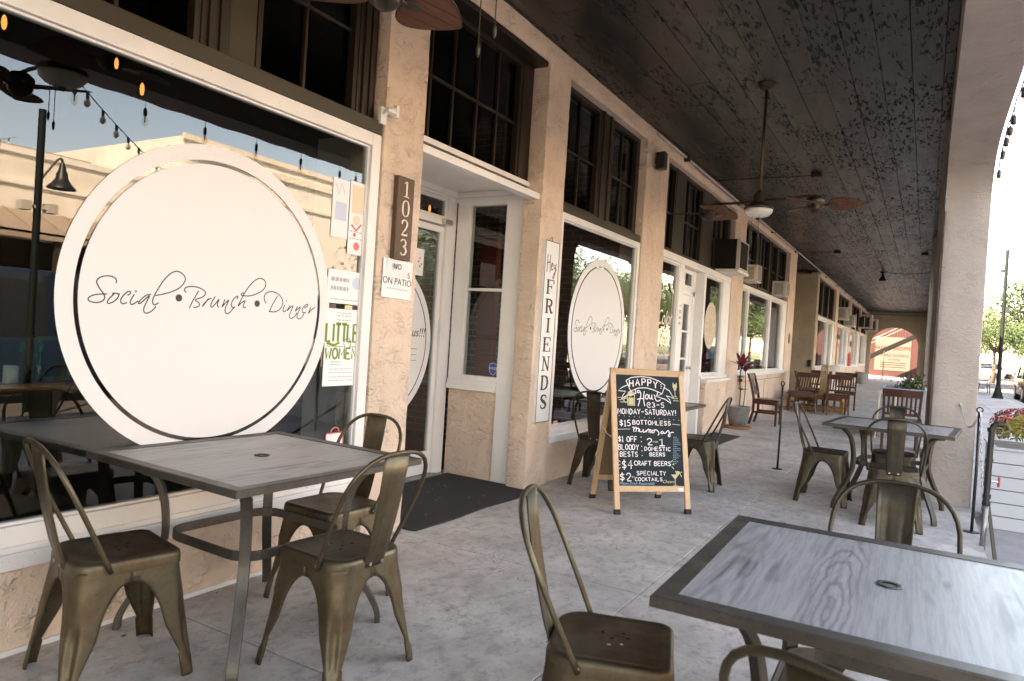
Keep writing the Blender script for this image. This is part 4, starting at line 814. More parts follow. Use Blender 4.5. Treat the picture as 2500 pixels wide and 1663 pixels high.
for i, (x, y, lab) in enumerate([(-1.44, 10.48, 'black electrical box on the ceiling beyond the ceiling fan'), (-1.21, 23.0, 'dark lamp base hanging from the far ceiling'), (-1.97, 18.5, 'small black box on the ceiling with a cable'), (-.16, 18.9, 'small black box near the arcade wall side of the ceiling')]):
    t = thing('ceiling_box', lab, 'electrical box', (x, y, 3.77), group='electrical boxes on the ceiling'); m = MB()
    if i == 1: m.lathe([(.08, 0), (.07, -.04), (.03, -.06), (.05, -.15), (.10, -.24), (.09, -.27), (0.02, -.28)], 14)
    else: m.box(-.07, .07, -.07, .07, -.055, 0)
    m.build('box', M['black'], t, bevel=.004)
    m = MB(); m.tube([(0, 0, -.015), (-.3, .02, -.02), (-.8, 0, -.015), (-1.35, .01, -.015)] if i in (0, 2) else [(0, 0, -.02), (.6, .0, -.06), (1.15, 0, -.02)] if i == 1 else [(0, 0, -.02), (.2, .6, -.02)], .008, 6); m.build('cable', M['black'], t)
# security camera globe
# ------------------------------------------------------------------ ceiling fans
def make_fan(loc, rz, label):
    t = thing('ceiling_fan', label, 'ceiling fan', loc, rz, 'twin motor ceiling fans under the walkway ceiling')
    m = MB(); m.lathe([(.02, 1.08), (.055, 1.09), (.085, 1.13), (.09, 1.16)], 20); m.build('canopy', M['fanmetal'], t, smooth=True)
    boxpart('mounting_block', M['chair_wood'], t, (-.13, .13, -.05, .05, 1.158, 1.175))
    m = MB(); m.tube([(0, 0, .12), (0, 0, 1.1)], .0135, 12); m.build('downrod', bronze('antique_brass_rod', (.10, .075, .04)), t, smooth=True)
    m = MB(); m.lathe([(.014, .16), (.035, .13), (.055, .10), (.058, .05), (.07, .03), (.125, .0), (.135, -.02), (.12, -.03)], 24); m.build('hub', M['fanmetal'], t, smooth=True)
    m = MB(); m.lathe([(.125, -.028), (.12, -.055), (.09, -.085), (.05, -.10), (.012, -.105)], 24); m.build('lamp_shade', M['opal'], t, smooth=True)
    m = MB(); m.lathe([(.02, -.103), (.024, -.113), (.01, -.125)], 12); m.build('finial', M['black'], t, smooth=True)
    m = MB()
    for dx, L in ((.03, .16), (-.035, .22)):
        m.tube([(dx, -.05, -.02), (dx, -.05, -.09 - L)], .0022, 5); m.lathe([(.003, -.0), (.008, -.02), (.007, -.045), (.002, -.055)], 8, (dx, -.05, -.09 - L))
    m.build('pull_chain', M['fanmetal'], t)
    for s in (-1, 1):
        m = MB(); m.tube(smooth_poly([(0, 0, .06), (s * .2, 0, .05), (s * .40, 0, .06), (s * .52, 0, .055)]), .012, 8); m.build('arm', M['fanmetal'], t, smooth=True)
        m = MB(); c = (s * .52, 0, -.02); m.lathe([(.02, .08), (.05, .07), (.075, .045), (.08, .0), (.06, -.01), (.072, -.018), (.062, -.03), (.068, -.036), (.055, -.052), (.03, -.07), (.005, -.078)], 22, c); mo = m.build('motor', M['fanmetal'], t, smooth=True)
        for k in range(3):
            a = math.radians(120 * k + (20 if s > 0 else 75)); R = Matrix.Translation(c) @ Matrix.Rotation(a, 4, 'Z') @ Matrix.Rotation(math.radians(-12), 4, 'X')
            n = 22; rim = []
            for j in range(n + 1):
                q = j / n; x = .10 + .305 * q; hw = .14 * (math.sin(math.pi * min(1, q ** .62)) ** .75) * (1 - .12 * q); rim.append((x, hw))
            rim[-1] = (.407, .004); rim[0] = (.10, .012)
            up = [(x, h, .004) for x, h in rim] + [(x, -h, .004) for x, h in reversed(rim)]; dn = [(x, y, -.003) for x, y, z in up]
            b = MB(); b.rings([dn, up]); b.xf(R); b.build('blade', M['fanblade'], t)
            b = MB(); b.tube([(x, y, .0005) for x, y, z in up], .0045, 6, closed=True); b.xf(R); b.build('blade_rim', M['fanmetal'], t)
            b = MB(); b.tube([(.05, 0, -.005), (.10, 0, -.008)], .011, 8); b.rings([[(.09, -.02, -.012), (.09, .02, -.012), (.09, .02, -.004), (.09, -.02, -.004)], [(.13, -.03, -.012), (.13, .03, -.012), (.13, .03, -.004), (.13, -.03, -.004)], [(.18, -.012, -.010), (.18, .012, -.010), (.18, .012, -.004), (.18, -.012, -.004)]]); b.xf(R); b.build('blade_bracket', M['fanmetal'], t, bevel=.002)
    return t
fan = make_fan((-1.42, 6.82, 2.635), math.radians(-14), 'twin motor ceiling fan with an opal lamp bowl, hanging in full view over the walkway')
f2 = dup(fan, (-1.43, 2.18, 2.665), math.radians(2), 'twin motor ceiling fan nearest the camera, cut by the top edge', 'twin motor ceiling fans under the walkway ceiling')
# ------------------------------------------------------------------ metal cafe chair
def per(a, r, d):
    """point on the quarter perimeter of a rounded square at signed arc distance d from the corner middle (corner in +x+y)"""
    h = math.pi * r / 4
    if abs(d) <= h:
        an = math.pi / 4 + d / r; return (a - r + r * math.cos(an), a - r + r * math.sin(an)), (math.cos(an), math.sin(an))
    e = abs(d) - h
    return ((a - r - e, a), (0, 1)) if d > 0 else ((a, a - r - e), (1, 0))
def chair_leg(sx, sy):
    m = MB(); rings = []; zs = [0, .015, .05, .078, .088, .10, .13, .16, .19, .215, .24, .262, .284, .304, .322, .336, .348, .357, .364, .3685, .371, .39, .405, .425]
    for z in zs:
        a = .172 + (.222 - .172) * (1 - z / .425) ** 1.15
        if z < .085: a -= (.085 - z) * .02
        rt, rb = (.075, .032) if sy < 0 else (.05, .032)
        r = rb + (rt - rb) * min(1, z / .38) ** 1.6
        L = (a - r) + math.pi * r / 4
        w0 = .041 + .003 * min(1, z / .08) if z < .085 else .038 + (.078 - .038) * ((z - .085) / .115) if z < .20 else .078
        if z < .20: w = w0
        elif z < .3695: w = L - (L - .078) * math.sqrt(max(0, 1 - ((z - .20) / .17) ** 2))
        else: w = L - .0005
        n = 22; rg = []
        for i in range(n + 1):
            d = -w + 2 * w * i / n; (x, y), (nx, ny) = per(a, r, d)
            fl = 0
            if .05 < z < .284: fl = .016 * math.exp(-(d / .019) ** 4) * min(1, (z - .05) / .05) * min(1, (.285 - z) / .09)
            ed = 0
            if z < .37 and abs(abs(d) - w) < 1e-6: ed = .006
            rg.append((sx * (x - nx * (fl + ed)), sy * (y - ny * (fl + ed)), z))
        rings.append(rg)
    return m.rings(rings, False, False, False)
def outline(a, rf, rr, n=8):
    pts = []
    for cx, cy, r, a0 in ((1, 1, rf, 0), (-1, 1, rf, 90), (-1, -1, rr, 180), (1, -1, rr, 270)):
        for k in range(n + 1):
            an = math.radians(a0 + 90 * k / n); pts.append((cx * (a - r) + r * math.cos(an), cy * (a - r) + r * math.sin(an)))
    return pts
HOLES = [(-.045, .03), (-.015, .045), (.0, .0), (.03, .03), (.045, -.005), (-.035, -.03)]
def make_chair(label, mat, loc, rz):
    t = thing('metal_chair', label, 'metal chair', loc, rz, 'metal cafe chairs on the walkway')
    for sx in (-1, 1):
        for sy in (1, -1): chair_leg(sx, sy).build('leg', M[mat], t, smooth=True, solid=.002)
    m = MB(); rg = []
    for a, z in ((.168, .404), (.1765, .404), (.1755, .432), (.1725, .444), (.166, .4495), (.158, .4505), (.150, .449), (.140, .4475)):
        k = (a - .14) / .0365
        rg.append([(x, y, z) for x, y in outline(a, .046 - .02 * (1 - k), .085 - .02 * (1 - k))])
    m.rings(rg, True, False, False)
    cu = bpy.data.curves.new('c', 'CURVE'); cu.dimensions = '2D'; cu.fill_mode = 'BOTH'
    def sp(pts):
        s = cu.splines.new('POLY'); s.points.add(len(pts) - 1); s.use_cyclic_u = True
        for p, q in zip(s.points, pts): p.co = (q[0], q[1], 0, 1)
    sp(outline(.1402, .026, .065))
    for hx, hy in HOLES: sp([(hx + .0062 * math.cos(a * math.pi / 5), hy + .0062 * math.sin(a * math.pi / 5)) for a in range(10)])
    co = bpy.data.objects.new('c', cu); me = bpy.data.meshes.new_from_object(co)
    vz = sorted({round(v.co.z, 5) for v in me.vertices}); m.add([(v.co.x, v.co.y, .4475) for v in me.vertices], [tuple(p.vertices) for p in me.polygons]); bpy.data.objects.remove(co); bpy.data.curves.remove(cu)
    m.build('seat', M[mat], t, smooth=2)
    # tubular back hoop
    pts = []; zz = [.415, .45, .52, .58, .64]
    def yb(z): return -.075 - (z - .42) * .47
    left = [(-.183 - .022 * math.sin((z - .415) / .245 * math.pi / 2), z) for z in zz]; top = []
    for k in range(17):
        a = math.pi - math.pi * k / 16; c_, s_ = math.cos(a), math.sin(a); top.append((.206 * math.copysign(abs(c_) ** .75, c_), .66 + .190 * abs(s_) ** .8))
    prof = left + top + [(-x, z) for x, z in reversed(left)]
    m = MB(); m.tube([(x, yb(z), z) for x, z in prof], .0085, 10); m.build('back_hoop', M[mat], t, smooth=True)
    # sheet splat
    path = [(.845, None), (.76, None), (.68, None), (.60, None), (.54, None), (.50, -.002), (.47, .006), (.448, .016), (.43, .022), (.412, .0225)]
    m = MB(); rg = []
    for i, (z, e) in enumerate(path):
        y = yb(z) + .002
        if e is not None: y = [-.2035, -.195, -.1865, -.1815, -.1795][i - 5]
        else: y = -.2035 - (z - .50) * .2 - .006 * math.sin(math.pi * (.832 - z) / .33)
        hw = .066 - .014 * (.832 - z) / .42; r = []
        for j in range(17):
            u = -1 + 2 * j / 16; x = u * hw; bl = 0
            if z < .70 and z > .49: bl = -.0035 * math.exp(-((abs(u) - .45) / .10) ** 2)
            if abs(u) > .93: bl = .005
            r.append((x, y + bl + .004 * u * u, z))
        rg.append(r)
    m.rings(rg, False, False, False); m.build('splat', M[mat], t, smooth=True, solid=.002)
    m = MB(); m.bar([(-.13, -.13, .40), (.13, .13, .40)], .016, .004, Vector((0, 0, 1))); m.bar([(.13, -.13, .406), (-.13, .13, .406)], .016, .004, Vector((0, 0, 1))); m.build('cross_brace', M[mat], t)
    m = MB()
    for s in (-1, 1): m.lathe([(.007, 0), (.006, .004), (.001, .005)], 8, (s * .1855 + (0 if s > 0 else -.005), -.0755, .427), 'x')
    for s in (-1, 1): m.lathe([(.007, 0), (.006, .004), (.001, .005)], 8, (s * .03, -.187, .425), 'y')
    m.build('bolts', M['chrome'], t)
    return t
G = 'metal cafe chairs on the walkway'
c1 = make_chair('bronze metal chair at the near left corner of the wall side table', 'bronze', (-2.495, 1.515, 0), math.radians(-12))
def ch(x, y, deg, label, src=c1): return dup(src, (x, y, 0), math.radians(deg), label, G)
ch(-1.91, 2.065, 86, 'rust streaked bronze metal chair on the walkway side of the wall side table')
ch(-2.41, 2.53, 178, 'metal chair half hidden at the far side of the wall side table by the doormat')
ch(-.735, 1.94, -73, 'bronze metal chair with a punched seat at the left edge of the nearest table')
ch(.0, 1.385, -22, 'metal chair tucked under the near edge of the nearest table, mostly below the frame')
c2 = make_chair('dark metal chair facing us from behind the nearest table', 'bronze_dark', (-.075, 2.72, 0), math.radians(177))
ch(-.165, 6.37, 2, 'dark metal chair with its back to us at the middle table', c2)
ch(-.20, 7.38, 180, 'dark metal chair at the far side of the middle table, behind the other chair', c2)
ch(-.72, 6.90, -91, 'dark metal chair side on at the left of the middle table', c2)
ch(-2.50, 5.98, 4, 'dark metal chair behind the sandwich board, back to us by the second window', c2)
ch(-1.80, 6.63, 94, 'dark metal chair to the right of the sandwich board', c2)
# ------------------------------------------------------------------ patio tables
def make_table(label, loc, rz, s=.96, hz=.73):
    t = thing('patio_table', label, 'table', loc, rz, 'square patio tables with grey wood tops'); h = s / 2; b = .052
    m = MB()
    for k in range(4):
        R = Matrix.Rotation(k * math.pi / 2, 4, 'Z')
        q = [[(-h, -h, hz - .028), (-h + b, -h + b, hz - .028), (-h + b, -h + b, hz - .002), (-h + .004, -h + .004, hz), (-h, -h, hz - .004)], [(h, -h, hz - .028), (h - b, -h + b, hz - .028), (h - b, -h + b, hz - .002), (h - .004, -h + .004, hz), (h, -h, hz - .004)]]
        z = MB(); z.rings(q); z.xf(R); m.add(z.v, z.f)
    m.build('table_frame', M['table_metal'], t)
    boxpart('tabletop', M['table_top'], t, (-h + b - .004, h - b + .004, -h + b - .004, h - b + .004, hz - .016, hz - .0045), bevel=0)
    m = MB(); m.lathe([(.016, hz - .0044), (.030, hz - .0044), (.032, hz - .001), (.028, hz), (.018, hz - .001)], 28, cap=False); m.build('umbrella_hole_ring', M['table_metal'], t, smooth=True)
    m = MB(); m.lathe([(.016, hz - .0040), (.001, hz - .0038)], 20); m.build('umbrella_hole', M['galv'], t)
    prof = smooth_poly([(.395, hz - .035, 0), (.34, hz - .04, 0), (.285, hz - .10, 0), (.262, hz - .20, 0), (.255, .42, 0), (.26, .34, 0), (.30, .22, 0), (.345, .12, 0), (.37, .05, 0), (.372, 0, 0)], 2)
    for sx in (-1, 1):
        for sy in (-1, 1):
            m = MB(); m.bar([(sx * p.x, sy * p.x, p.y) for p in prof], .042, .024, Vector((sx, -sy, 0))); m.build('leg', M['table_metal'], t, bevel=.004)
    m = MB(); q = .262; rr = .10; pts = []
    for cx, cy, a0 in ((1, 1, 0), (-1, 1, 90), (-1, -1, 180), (1, -1, 270)):
        for k in range(7): a = math.radians(a0 + 15 * k); pts.append((cx * (q - rr) + rr * math.cos(a), cy * (q - rr) + rr * math.sin(a), .40))
    m.bar(pts, .038, .008, Vector((0, 0, 1)), closed=True); m.build('stretcher', M['table_metal'], t, bevel=.002)
    return t
tb = make_table('square patio table with grey wood grain top nearest the camera, cut by the right edge', (-.045, 2.075, 0), math.radians(1))
dup(tb, (-2.41, 2.08, 0), math.radians(-2), 'square patio table against the first window with the circle decal', 'square patio tables with grey wood tops')
dup(tb, (-.205, 6.96, 0), math.radians(-5), 'square patio table in the middle distance beside the arcade pillar', 'square patio tables with grey wood tops')
dup(tb, (-2.34, 6.62, 0), math.radians(0), 'square patio table mostly hidden behind the sandwich board', 'square patio tables with grey wood tops')
# doormats
def mat_(name, label, poly, z=.010):
    m = MB(); m.rings([[(x, y, -.001) for x, y in poly], [(x, y, z) for x, y in poly]]); o = m.build(name, M['rug'], bevel=.003); tag(o, label, 'doormat'); return o
mat_('doormat', 'black doormat running from the restaurant door onto the walkway', [(-3.70, 3.70), (-2.80, 3.64), (-2.765, 3.66), (-2.745, 4.05), (-2.765, 4.5), (-2.735, 4.9), (-2.76, 5.18), (-2.82, 5.222), (-3.0, 5.228), (-3.05, 5.29), (-3.70, 5.31)])
mat_('doormat', 'speckled dark doormat in front of the salon door', [(-2.95, 9.45), (-2.32, 9.35), (-2.30, 10.80), (-2.72, 10.95), (-2.74, 10.42), (-2.95, 10.35)], .008)
# ------------------------------------------------------------------ sandwich board
t = thing('sandwich_board', 'wooden A-frame chalkboard listing happy hour prices on the walkway', 'chalkboard sign', (-1.72, 5.25, 0), math.radians(45.0))
BW, BH, DP = .64, 1.095, .54; L_ = math.hypot(BH, DP / 2); th = math.atan2(DP / 2, BH)
def leaf(s, par):
    """s=-1 front leaf (foot at local y=0), s=1 rear"""
    base = Vector((0, 0 if s < 0 else DP, 0)); top = Vector((0, DP / 2, BH)); v = (top - base).normalized(); u = Vector((1, 0, 0)); n = u.cross(v) * (1 if s < 0 else -1)
    F = Matrix(((u.x, v.x, n.x, base.x), (u.y, v.y, n.y, base.y), (u.z, v.z, n.z, base.z), (0, 0, 0, 1)))
    m = MB()
    for x in (-BW / 2 + .024, BW / 2 - .024):
        for a, b in ((-.022, .022),): m.box(x + a, x + b, .035, L_, -.02, .002)
    m.box(-BW / 2 + .047, BW / 2 - .047, L_ - .05, L_ - .001, -.019, .0); m.box(-BW / 2 + .047, BW / 2 - .047, .17, .215, -.019, .0); m.xf(F)
    fr_ = m.build('frame', M['pine'], par, bevel=.003)
    m = MB(); m.box(-BW / 2 + .044, BW / 2 - .044, .21, L_ - .046, -.014, -.006); m.xf(F); m.build('chalkboard_panel', M['chalk'] if s < 0 else newmat('brown_hardboard', (.20, .13, .07), .7), par)
    m = MB()
    for x in (-BW / 2 + .024, BW / 2 - .024): m.box(x - .025, x + .025, .0, .04, -.023, .005)
    m.xf(F); m.build('foot_cap', M['rubber'], par, bevel=.003)
    if s < 0: m = MB(); m.box(BW / 2 - .10, BW / 2 - .06, .175, .2, .0015, .003); m.xf(F); m.build('maker_tag', M['paper'], par)
    return F
Ff = leaf(-1, t); leaf(1, t)
m = MB(); m.tube([(-BW / 2 + .02, .13, .62), (-BW / 2 + .015, .2, .56), (-BW / 2 + .015, .28, .57), (-BW / 2 + .02, .40, .62)], .004, 6); m.build('chain', M['cream'], t)
pu, pv = BW - .088, L_ - .046 - .215
class PF:
    o = Ff @ Vector((-BW / 2 + .044, L_ - .046, -.006))
bf = Fr(PF.o, Ff.to_3x3() @ Vector((1, 0, 0)), Ff.to_3x3() @ Vector((0, 1, 0)))
U = lambda p: (p[0] * pu, -p[1] * pv)
wt = MB(); w1 = .007
def txt(s, x0, yb, x1, yt, wd=w1, mb=None, yb1=None, jit=.03): put(mb or wt, bf, s, x0 * pu, -yb * pv, x1 * pu, (yb - yt) * pv * .9, wd * .82, y1=None if yb1 is None else -yb1 * pv, jit=jit, d=.0012, gap=.30)
BAN = [[(.162,.059),(.246,.03),(.392,.016),(.536,.022),(.671,.049),(.771,.087),(.721,.168),(.599,.138),(.476,.119),(.351,.124),(.229,.155),(.162,.059)],[(.184,.1),(.1,.123),(.035,.156),(.151,.16),(.107,.196),(.083,.23),(.176,.195),(.309,.176),(.229,.155)],[(.759,.111),(.837,.137),(.899,.2),(.782,.185),(.834,.219),(.855,.254),(.76,.217),(.631,.195),(.721,.168)],[(.309,.176),(.299,.139)],[(.631,.195),(.655,.149)]]
for pl in BAN: ribbon(wt, bf, [U(p) for p in pl], .007, .0012)
for c, x, y, dr in (('H', .215, .115, 0), ('A', .31, .102, 0), ('P', .41, .098, 0), ('P', .50, .102, 0), ('Y', .59, .118, 0)):
    for pl in SF[c]: ribbon(wt, bf, [((x + px * .062) * pu, -(y - py * .062) * pv) for px, py in pl], .0095, .0012)
for a, b in (((.20, .085), (.21, .09)), ((.195, .1), (.21, .10)), ((.20, .115), (.21, .11)), ((.70, .085), (.715, .08)), ((.705, .1), (.72, .1)), ((.70, .115), (.71, .12))): ribbon(wt, bf, [U(a), U(b)], .006, .0012)
HR = [[(.336,.29),(.366,.233),(.39,.176),(.367,.145),(.33,.149),(.334,.17),(.372,.162)],[(.442,.15),(.425,.196),(.427,.249),(.439,.288)],[(.323,.23),(.38,.218),(.436,.221)],[(.482,.178),(.455,.19),(.452,.215),(.475,.226),(.499,.212),(.50,.188),(.482,.178)],[(.515,.180),(.512,.208),(.53,.224),(.55,.210),(.556,.180)],[(.556,.180),(.556,.222),(.575,.222)],[(.589,.182),(.607,.189),(.604,.214),(.627,.238),(.664,.237),(.694,.222)]]
MI = [[(.236,.487),(.257,.479),(.253,.524)],[(.255,.498),(.29,.479),(.295,.49),(.286,.524)],[(.295,.497),(.335,.486),(.325,.523)],[(.347,.497),(.339,.519),(.364,.525),(.405,.511),(.4,.496),(.391,.522),(.417,.528),(.458,.503),(.449,.525)],[(.458,.506),(.492,.491),(.489,.529)],[(.497,.506),(.524,.498),(.514,.532)],[(.557,.501),(.529,.521),(.547,.532),(.575,.52),(.57,.501),(.603,.501),(.634,.515),(.645,.538),(.624,.55)],[(.707,.511),(.673,.519),(.671,.534),(.704,.533),(.719,.514),(.717,.533),(.744,.529)],[(.744,.529),(.793,.498),(.803,.528),(.82,.551),(.799,.563),(.781,.551),(.824,.52),(.876,.52)]]
for pl in HR + MI: ribbon(wt, bf, [(q.x, q.y) for q in smooth_poly([U(p) for p in pl])], .0075, .0012)
txt('@3-5', .475, .297, .745, .247, .0075); txt('MONDAY-SATURDAY!', .018, .365, .93, .312, .0085); txt('$15', .04, .474, .21, .416, .0085); txt('BOTTOMLESS', .24, .458, .835, .415, .008)
txt('$1 OFF', .012, .615, .30, .562, .008); txt('BLOODY', .01, .686, .32, .633, .008); txt('BESTS', .033, .746, .302, .698, .008)
txt('2', .448, .638, .535, .574, .009); txt('1', .645, .645, .722, .577, .009); txt('DOMESTIC', .41, .69, .812, .653, .0075); txt('BEERS', .485, .738, .724, .702, .0075)
txt('$4', .055, .856, .218, .77, .009); txt('CRAFT BEERS', .243, .822, .806, .779, .008); txt('$2', .016, .956, .19, .882, .009); txt('SPECIALTY', .275, .908, .72, .868, .0068); txt('COCKTAILS', .245, .958, .664, .924, .0068)
ribbon(wt, bf, [U((.86, .445)), U((.985, .45))], .003, .0012); ribbon(wt, bf, [U((.01, .505)), (U((.20, .50)))], .003, .0012)
wt.build('chalk_lettering', M['chalkwhite'], t)
m = MB()
for k in range(13): disc(m, bf, (.04 + .077 * k) * pu, -(.382 + .002 * k) * pv, .0035, d=.0012, n=8)
for k in range(5): disc(m, bf, (.362 + .002 * k) * pu, -(.57 + .041 * k) * pv, .005, d=.0012, n=8)
put(m, bf, 'FOR', .545 * pu, -.618 * pv, .62 * pu, .014 * pv, .003)
put(m, bf, 'OFF', .198 * pu, -.93 * pv, .245 * pu, .012 * pv, .0025)
for a, b in (((.01, .78), (.035, .795)), ((.01, .82), (.035, .815)), ((.012, .855), (.032, .84)), ((.835, .77), (.815, .79)), ((.86, .81), (.825, .808)), ((.85, .85), (.82, .828)), ((.90, .90), (.87, .865)), ((.93, .87), (.95, .90)), ((.95, .88), (.975, .875)), ((.95, .90), (.965, .92))): ribbon(m, bf, [U(a), U(b)], .006, .0012)
polyg(m, bf, [U((.80, .898)), U((.92, .898)), U((.862, .945))], .0012); ribbon(m, bf, [U((.862, .94)), U((.862, .99))], .005, .0012); ribbon(m, bf, [U((.83, .993)), U((.895, .993))], .005, .0012); disc(m, bf, .905 * pu, -.885 * pv, .016, d=.0011, n=14)
font_mesh(m, bf, 'Cheers', .66 * pu, -.975 * pv, .035, shear=.4, d=.0012)
ribbon(m, bf, [U((.905, .06)), U((.90, .10)), U((.925, .135)), U((.955, .10)), U((.955, .06))], .008, .0012); rectp(m, bf, .908 * pu, -.13 * pv, .95 * pu, -.075 * pv, .0011); ribbon(m, bf, [U((.925, .135)), U((.928, .185))], .005, .0012); ribbon(m, bf, [U((.90, .19)), U((.955, .19))], .006, .0012)
ribbon(m, bf, [U((.17, .19)), U((.18, .285)), U((.28, .285)), U((.285, .19)), U((.17, .19))], .009, .0012); rectp(m, bf, .19 * pu, -.28 * pv, .27 * pu, -.215 * pv, .0010); disc(m, bf, .15 * pu, -.24 * pv, .022, r0=.013, d=.0012, n=16); disc(m, bf, .22 * pu, -.18 * pv, .022, d=.0011, n=12)
for i, y in enumerate((.215, .235, .255)): rectp(m, bf, (.02 + .02 * i) * pu, -(y + .006) * pv, (.10 + .02 * i) * pu, -y * pv, .0012)
for i, y in enumerate((.205, .225)): rectp(m, bf, (.87 + .02 * i) * pu, -(y + .006) * pv, (.97 + .01 * i) * pu, -y * pv, .0012)
m.build('chalk_drawing', M['chalkyel'], t)
m = MB()
for i in range(15):
    y = .565 + .017 * i; a = .865 - .0012 * i * 1.5
    for k in range(random.choice([2, 3, 4])): ribbon(m, bf, [U((a + .03 * k, y)), U((a + .012 + .03 * k, y - .006)), U((a + .022 + .03 * k, y))], .003, .0012)
font_mesh(m, bf, 'Please Drink Responsibly', .012 * pu, -.99 * pv, .028, sx=1.02, shear=.35, d=.0012)
m.build('chalk_small_print', M['chalkblue'], t)
# ------------------------------------------------------------------ wooden slat chairs
def wood_chair(label, loc, rz):
    t = thing('wooden_chair', label, 'wooden chair', loc, rz, 'dark slat back wooden chairs')
    w, d, hs, H = .215, .21, .45, .88
    for sx in (-1, 1):
        m = MB(); m.box(sx * w - .018, sx * w + .018, d - .036, d, 0, hs - .03); m.build('leg', M['chair_wood'], t, bevel=.003)
        m = MB(); m.bar([(sx * w, -d + .01 - .05, 0), (sx * w, -d + .02, .22), (sx * w, -d + .02, .45), (sx * (w + .008), -d - .03, .68), (sx * (w + .018), -d - .095, H)], .042, .034, Vector((0, 1, 0))); m.build('leg', M['chair_wood'], t, bevel=.003)
    m = MB(); m.rings([[(x * (1 if y > 0 else .96), y, z) for x, y in ((-w - .02, -d + .04), (w + .02, -d + .04), (w + .025, d + .015), (-w - .025, d + .015))] for z in (hs - .028, hs)]); m.build('seat', M['chair_wood'], t, bevel=.008)
    m = MB(); m.box(-w, w, d - .03, d - .008, hs - .09, hs - .029); m.box(-w, w, -d + .01, -d + .03, hs - .09, hs - .029)
    for sx in (-1, 1): m.box(sx * w - .011, sx * w + .011, -d + .03, d - .03, hs - .09, hs - .029)
    m.build('apron', M['chair_wood'], t)
    m = MB()
    for sx in (-1, 1): m.box(sx * w - .01, sx * w + .01, -d + .03, d - .03, .20, .235)
    m.build('stretcher', M['chair_wood'], t)
    m = MB(); y = lambda z: -d + .02 - (z - .45) * .265
    m.bar([(-w - .012, y(.83), .825), (0, y(.83) - .03, .828), (w + .012, y(.83), .825)], .105, .02, Vector((0, -.26, 1))); m.bar([(-w, y(.53), .53), (w, y(.53), .53)], .04, .018)
    for k in range(7):
        x = (-3 + k) * .055; m.bar([(x, y(.54), .545), (x, y(.66) - .015, .66), (x, y(.78) - .025, .78)], .011, .026, Vector((0, 1, 0)))
    m.build('backrest', M['chair_wood'], t, bevel=.003)
    return t
GW = 'dark slat back wooden chairs'
w1_ = wood_chair('wooden slat back chair on its own beside the potted plant, side on', (-2.36, 13.08, 0), math.radians(-90))
dup(w1_, (-2.30, 16.75, 0), math.radians(28), 'wooden slat back chair at the left corner of the game table', GW)
dup(w1_, (-2.30, 17.65, 0), math.radians(-84), 'wooden chair side on along the wall side of the game table', GW)
dup(w1_, (-2.28, 19.0, 0), math.radians(170), 'wooden slat back chair at the far left of the game table, facing us', GW)
dup(w1_, (-1.62, 16.85, 0), math.radians(14), 'wooden slat back chair right of the block tower, back to us', GW)
dup(w1_, (-1.62, 18.75, 0), math.radians(184), 'wooden slat back chair at the far right of the game table, facing us', GW)
dup(w1_, (-.26, 11.50, 0), math.radians(3), 'wooden slat back chair beyond the middle table by the arcade wall', GW)
t = thing('game_table', 'low orange wood table frame standing between the wooden chairs', 'table', (-2.08, 17.75, 0))
boxpart('tabletop', M['orange_wood'], t, (-.60, .60, -.68, .68, .36, .39)); boxpart('apron', M['orange_wood'], t, (-.56, .56, -.64, -.615, .28, .36), (-.56, .56, .615, .64, .28, .36), (-.56, -.535, -.61, .61, .28, .36), (.535, .56, -.61, .61, .28, .36))
for sx in (-1, 1):
    for sy in (-1, 1): boxpart('leg', M['orange_wood'], t, (sx * .55 - .035, sx * .55 + .035, sy * .62 - .035, sy * .62 + .035, 0, .279))
boxpart('foot_rail', M['orange_wood'], t, (-.514, .514, -.64, -.60, .02, .08), (-.514, .514, .60, .64, .02, .08))
t = thing('block_tower', 'tall tower of stacked wooden game blocks on the low table', 'game', (-1.93, 17.3, .391)); m = MB(); z = 0; k = 0
while z < .65:
    for j in range(3):
        if random.random() < .12 and k > 3 and j == 1: continue
        o_ = -.08 + j * .0535; e = random.uniform(-.006, .006)
        if k % 2: m.box(-.08 + e, .08 + e, o_, o_ + .050, z, z + .030)
        else: m.box(o_, o_ + .050, -.08 + e, .08 + e, z, z + .030)
    z += .036; k += 1
m.build('blocks', grain('pale_block_wood', (.50, .36, .20), (.30, .20, .10), .6), t, bevel=.002)
# ------------------------------------------------------------------ potted cordyline
def strap_leaf(m, base, dirv, L, w, droop):
    d = Vector(dirv).normalized(); s = d.cross(Vector((0, 0, 1))); s = s.normalized() if s.length > .01 else Vector((1, 0, 0)); rg = []; n = 8
    for i in range(n + 1):
        q = i / n; p = Vector(base) + d * L * q + Vector((0, 0, -droop * q * q)); hw = w * math.sin(math.pi * (q * .93 + .05)) ** .8
        rg.append([p - s * hw + Vector((0, 0, .25 * hw)), p, p + s * hw + Vector((0, 0, .25 * hw))])
    m.rings(rg, False, False, False)
t = thing('potted_plant', 'burgundy leaved plant in a grey metal pot on a terracotta saucer', 'potted plant', (-2.60, 11.95, 0))
m = MB(); m.lathe([(.20, 0), (.215, .008), (.225, .035), (.21, .04), (.20, .02)], 26); m.build('saucer', M['terracotta'], t, smooth=2)
m = MB(); m.lathe([(.125, .02), (.13, .03), (.19, .34), (.197, .345), (.197, .36), (.185, .36), (.18, .33)], 26); m.build('pot', M['galv'], t, smooth=2); m = MB(); m.lathe([(.178, .325), (.001, .335)], 20); m.build('soil', M['joint'], t)
m = MB(); m.tube([(-.19, -.02, .33), (-.27, -.04, .36), (-.29, -.03, .30), (-.25, -.02, .24)], .006, 6); m.build('handle', M['black'], t)
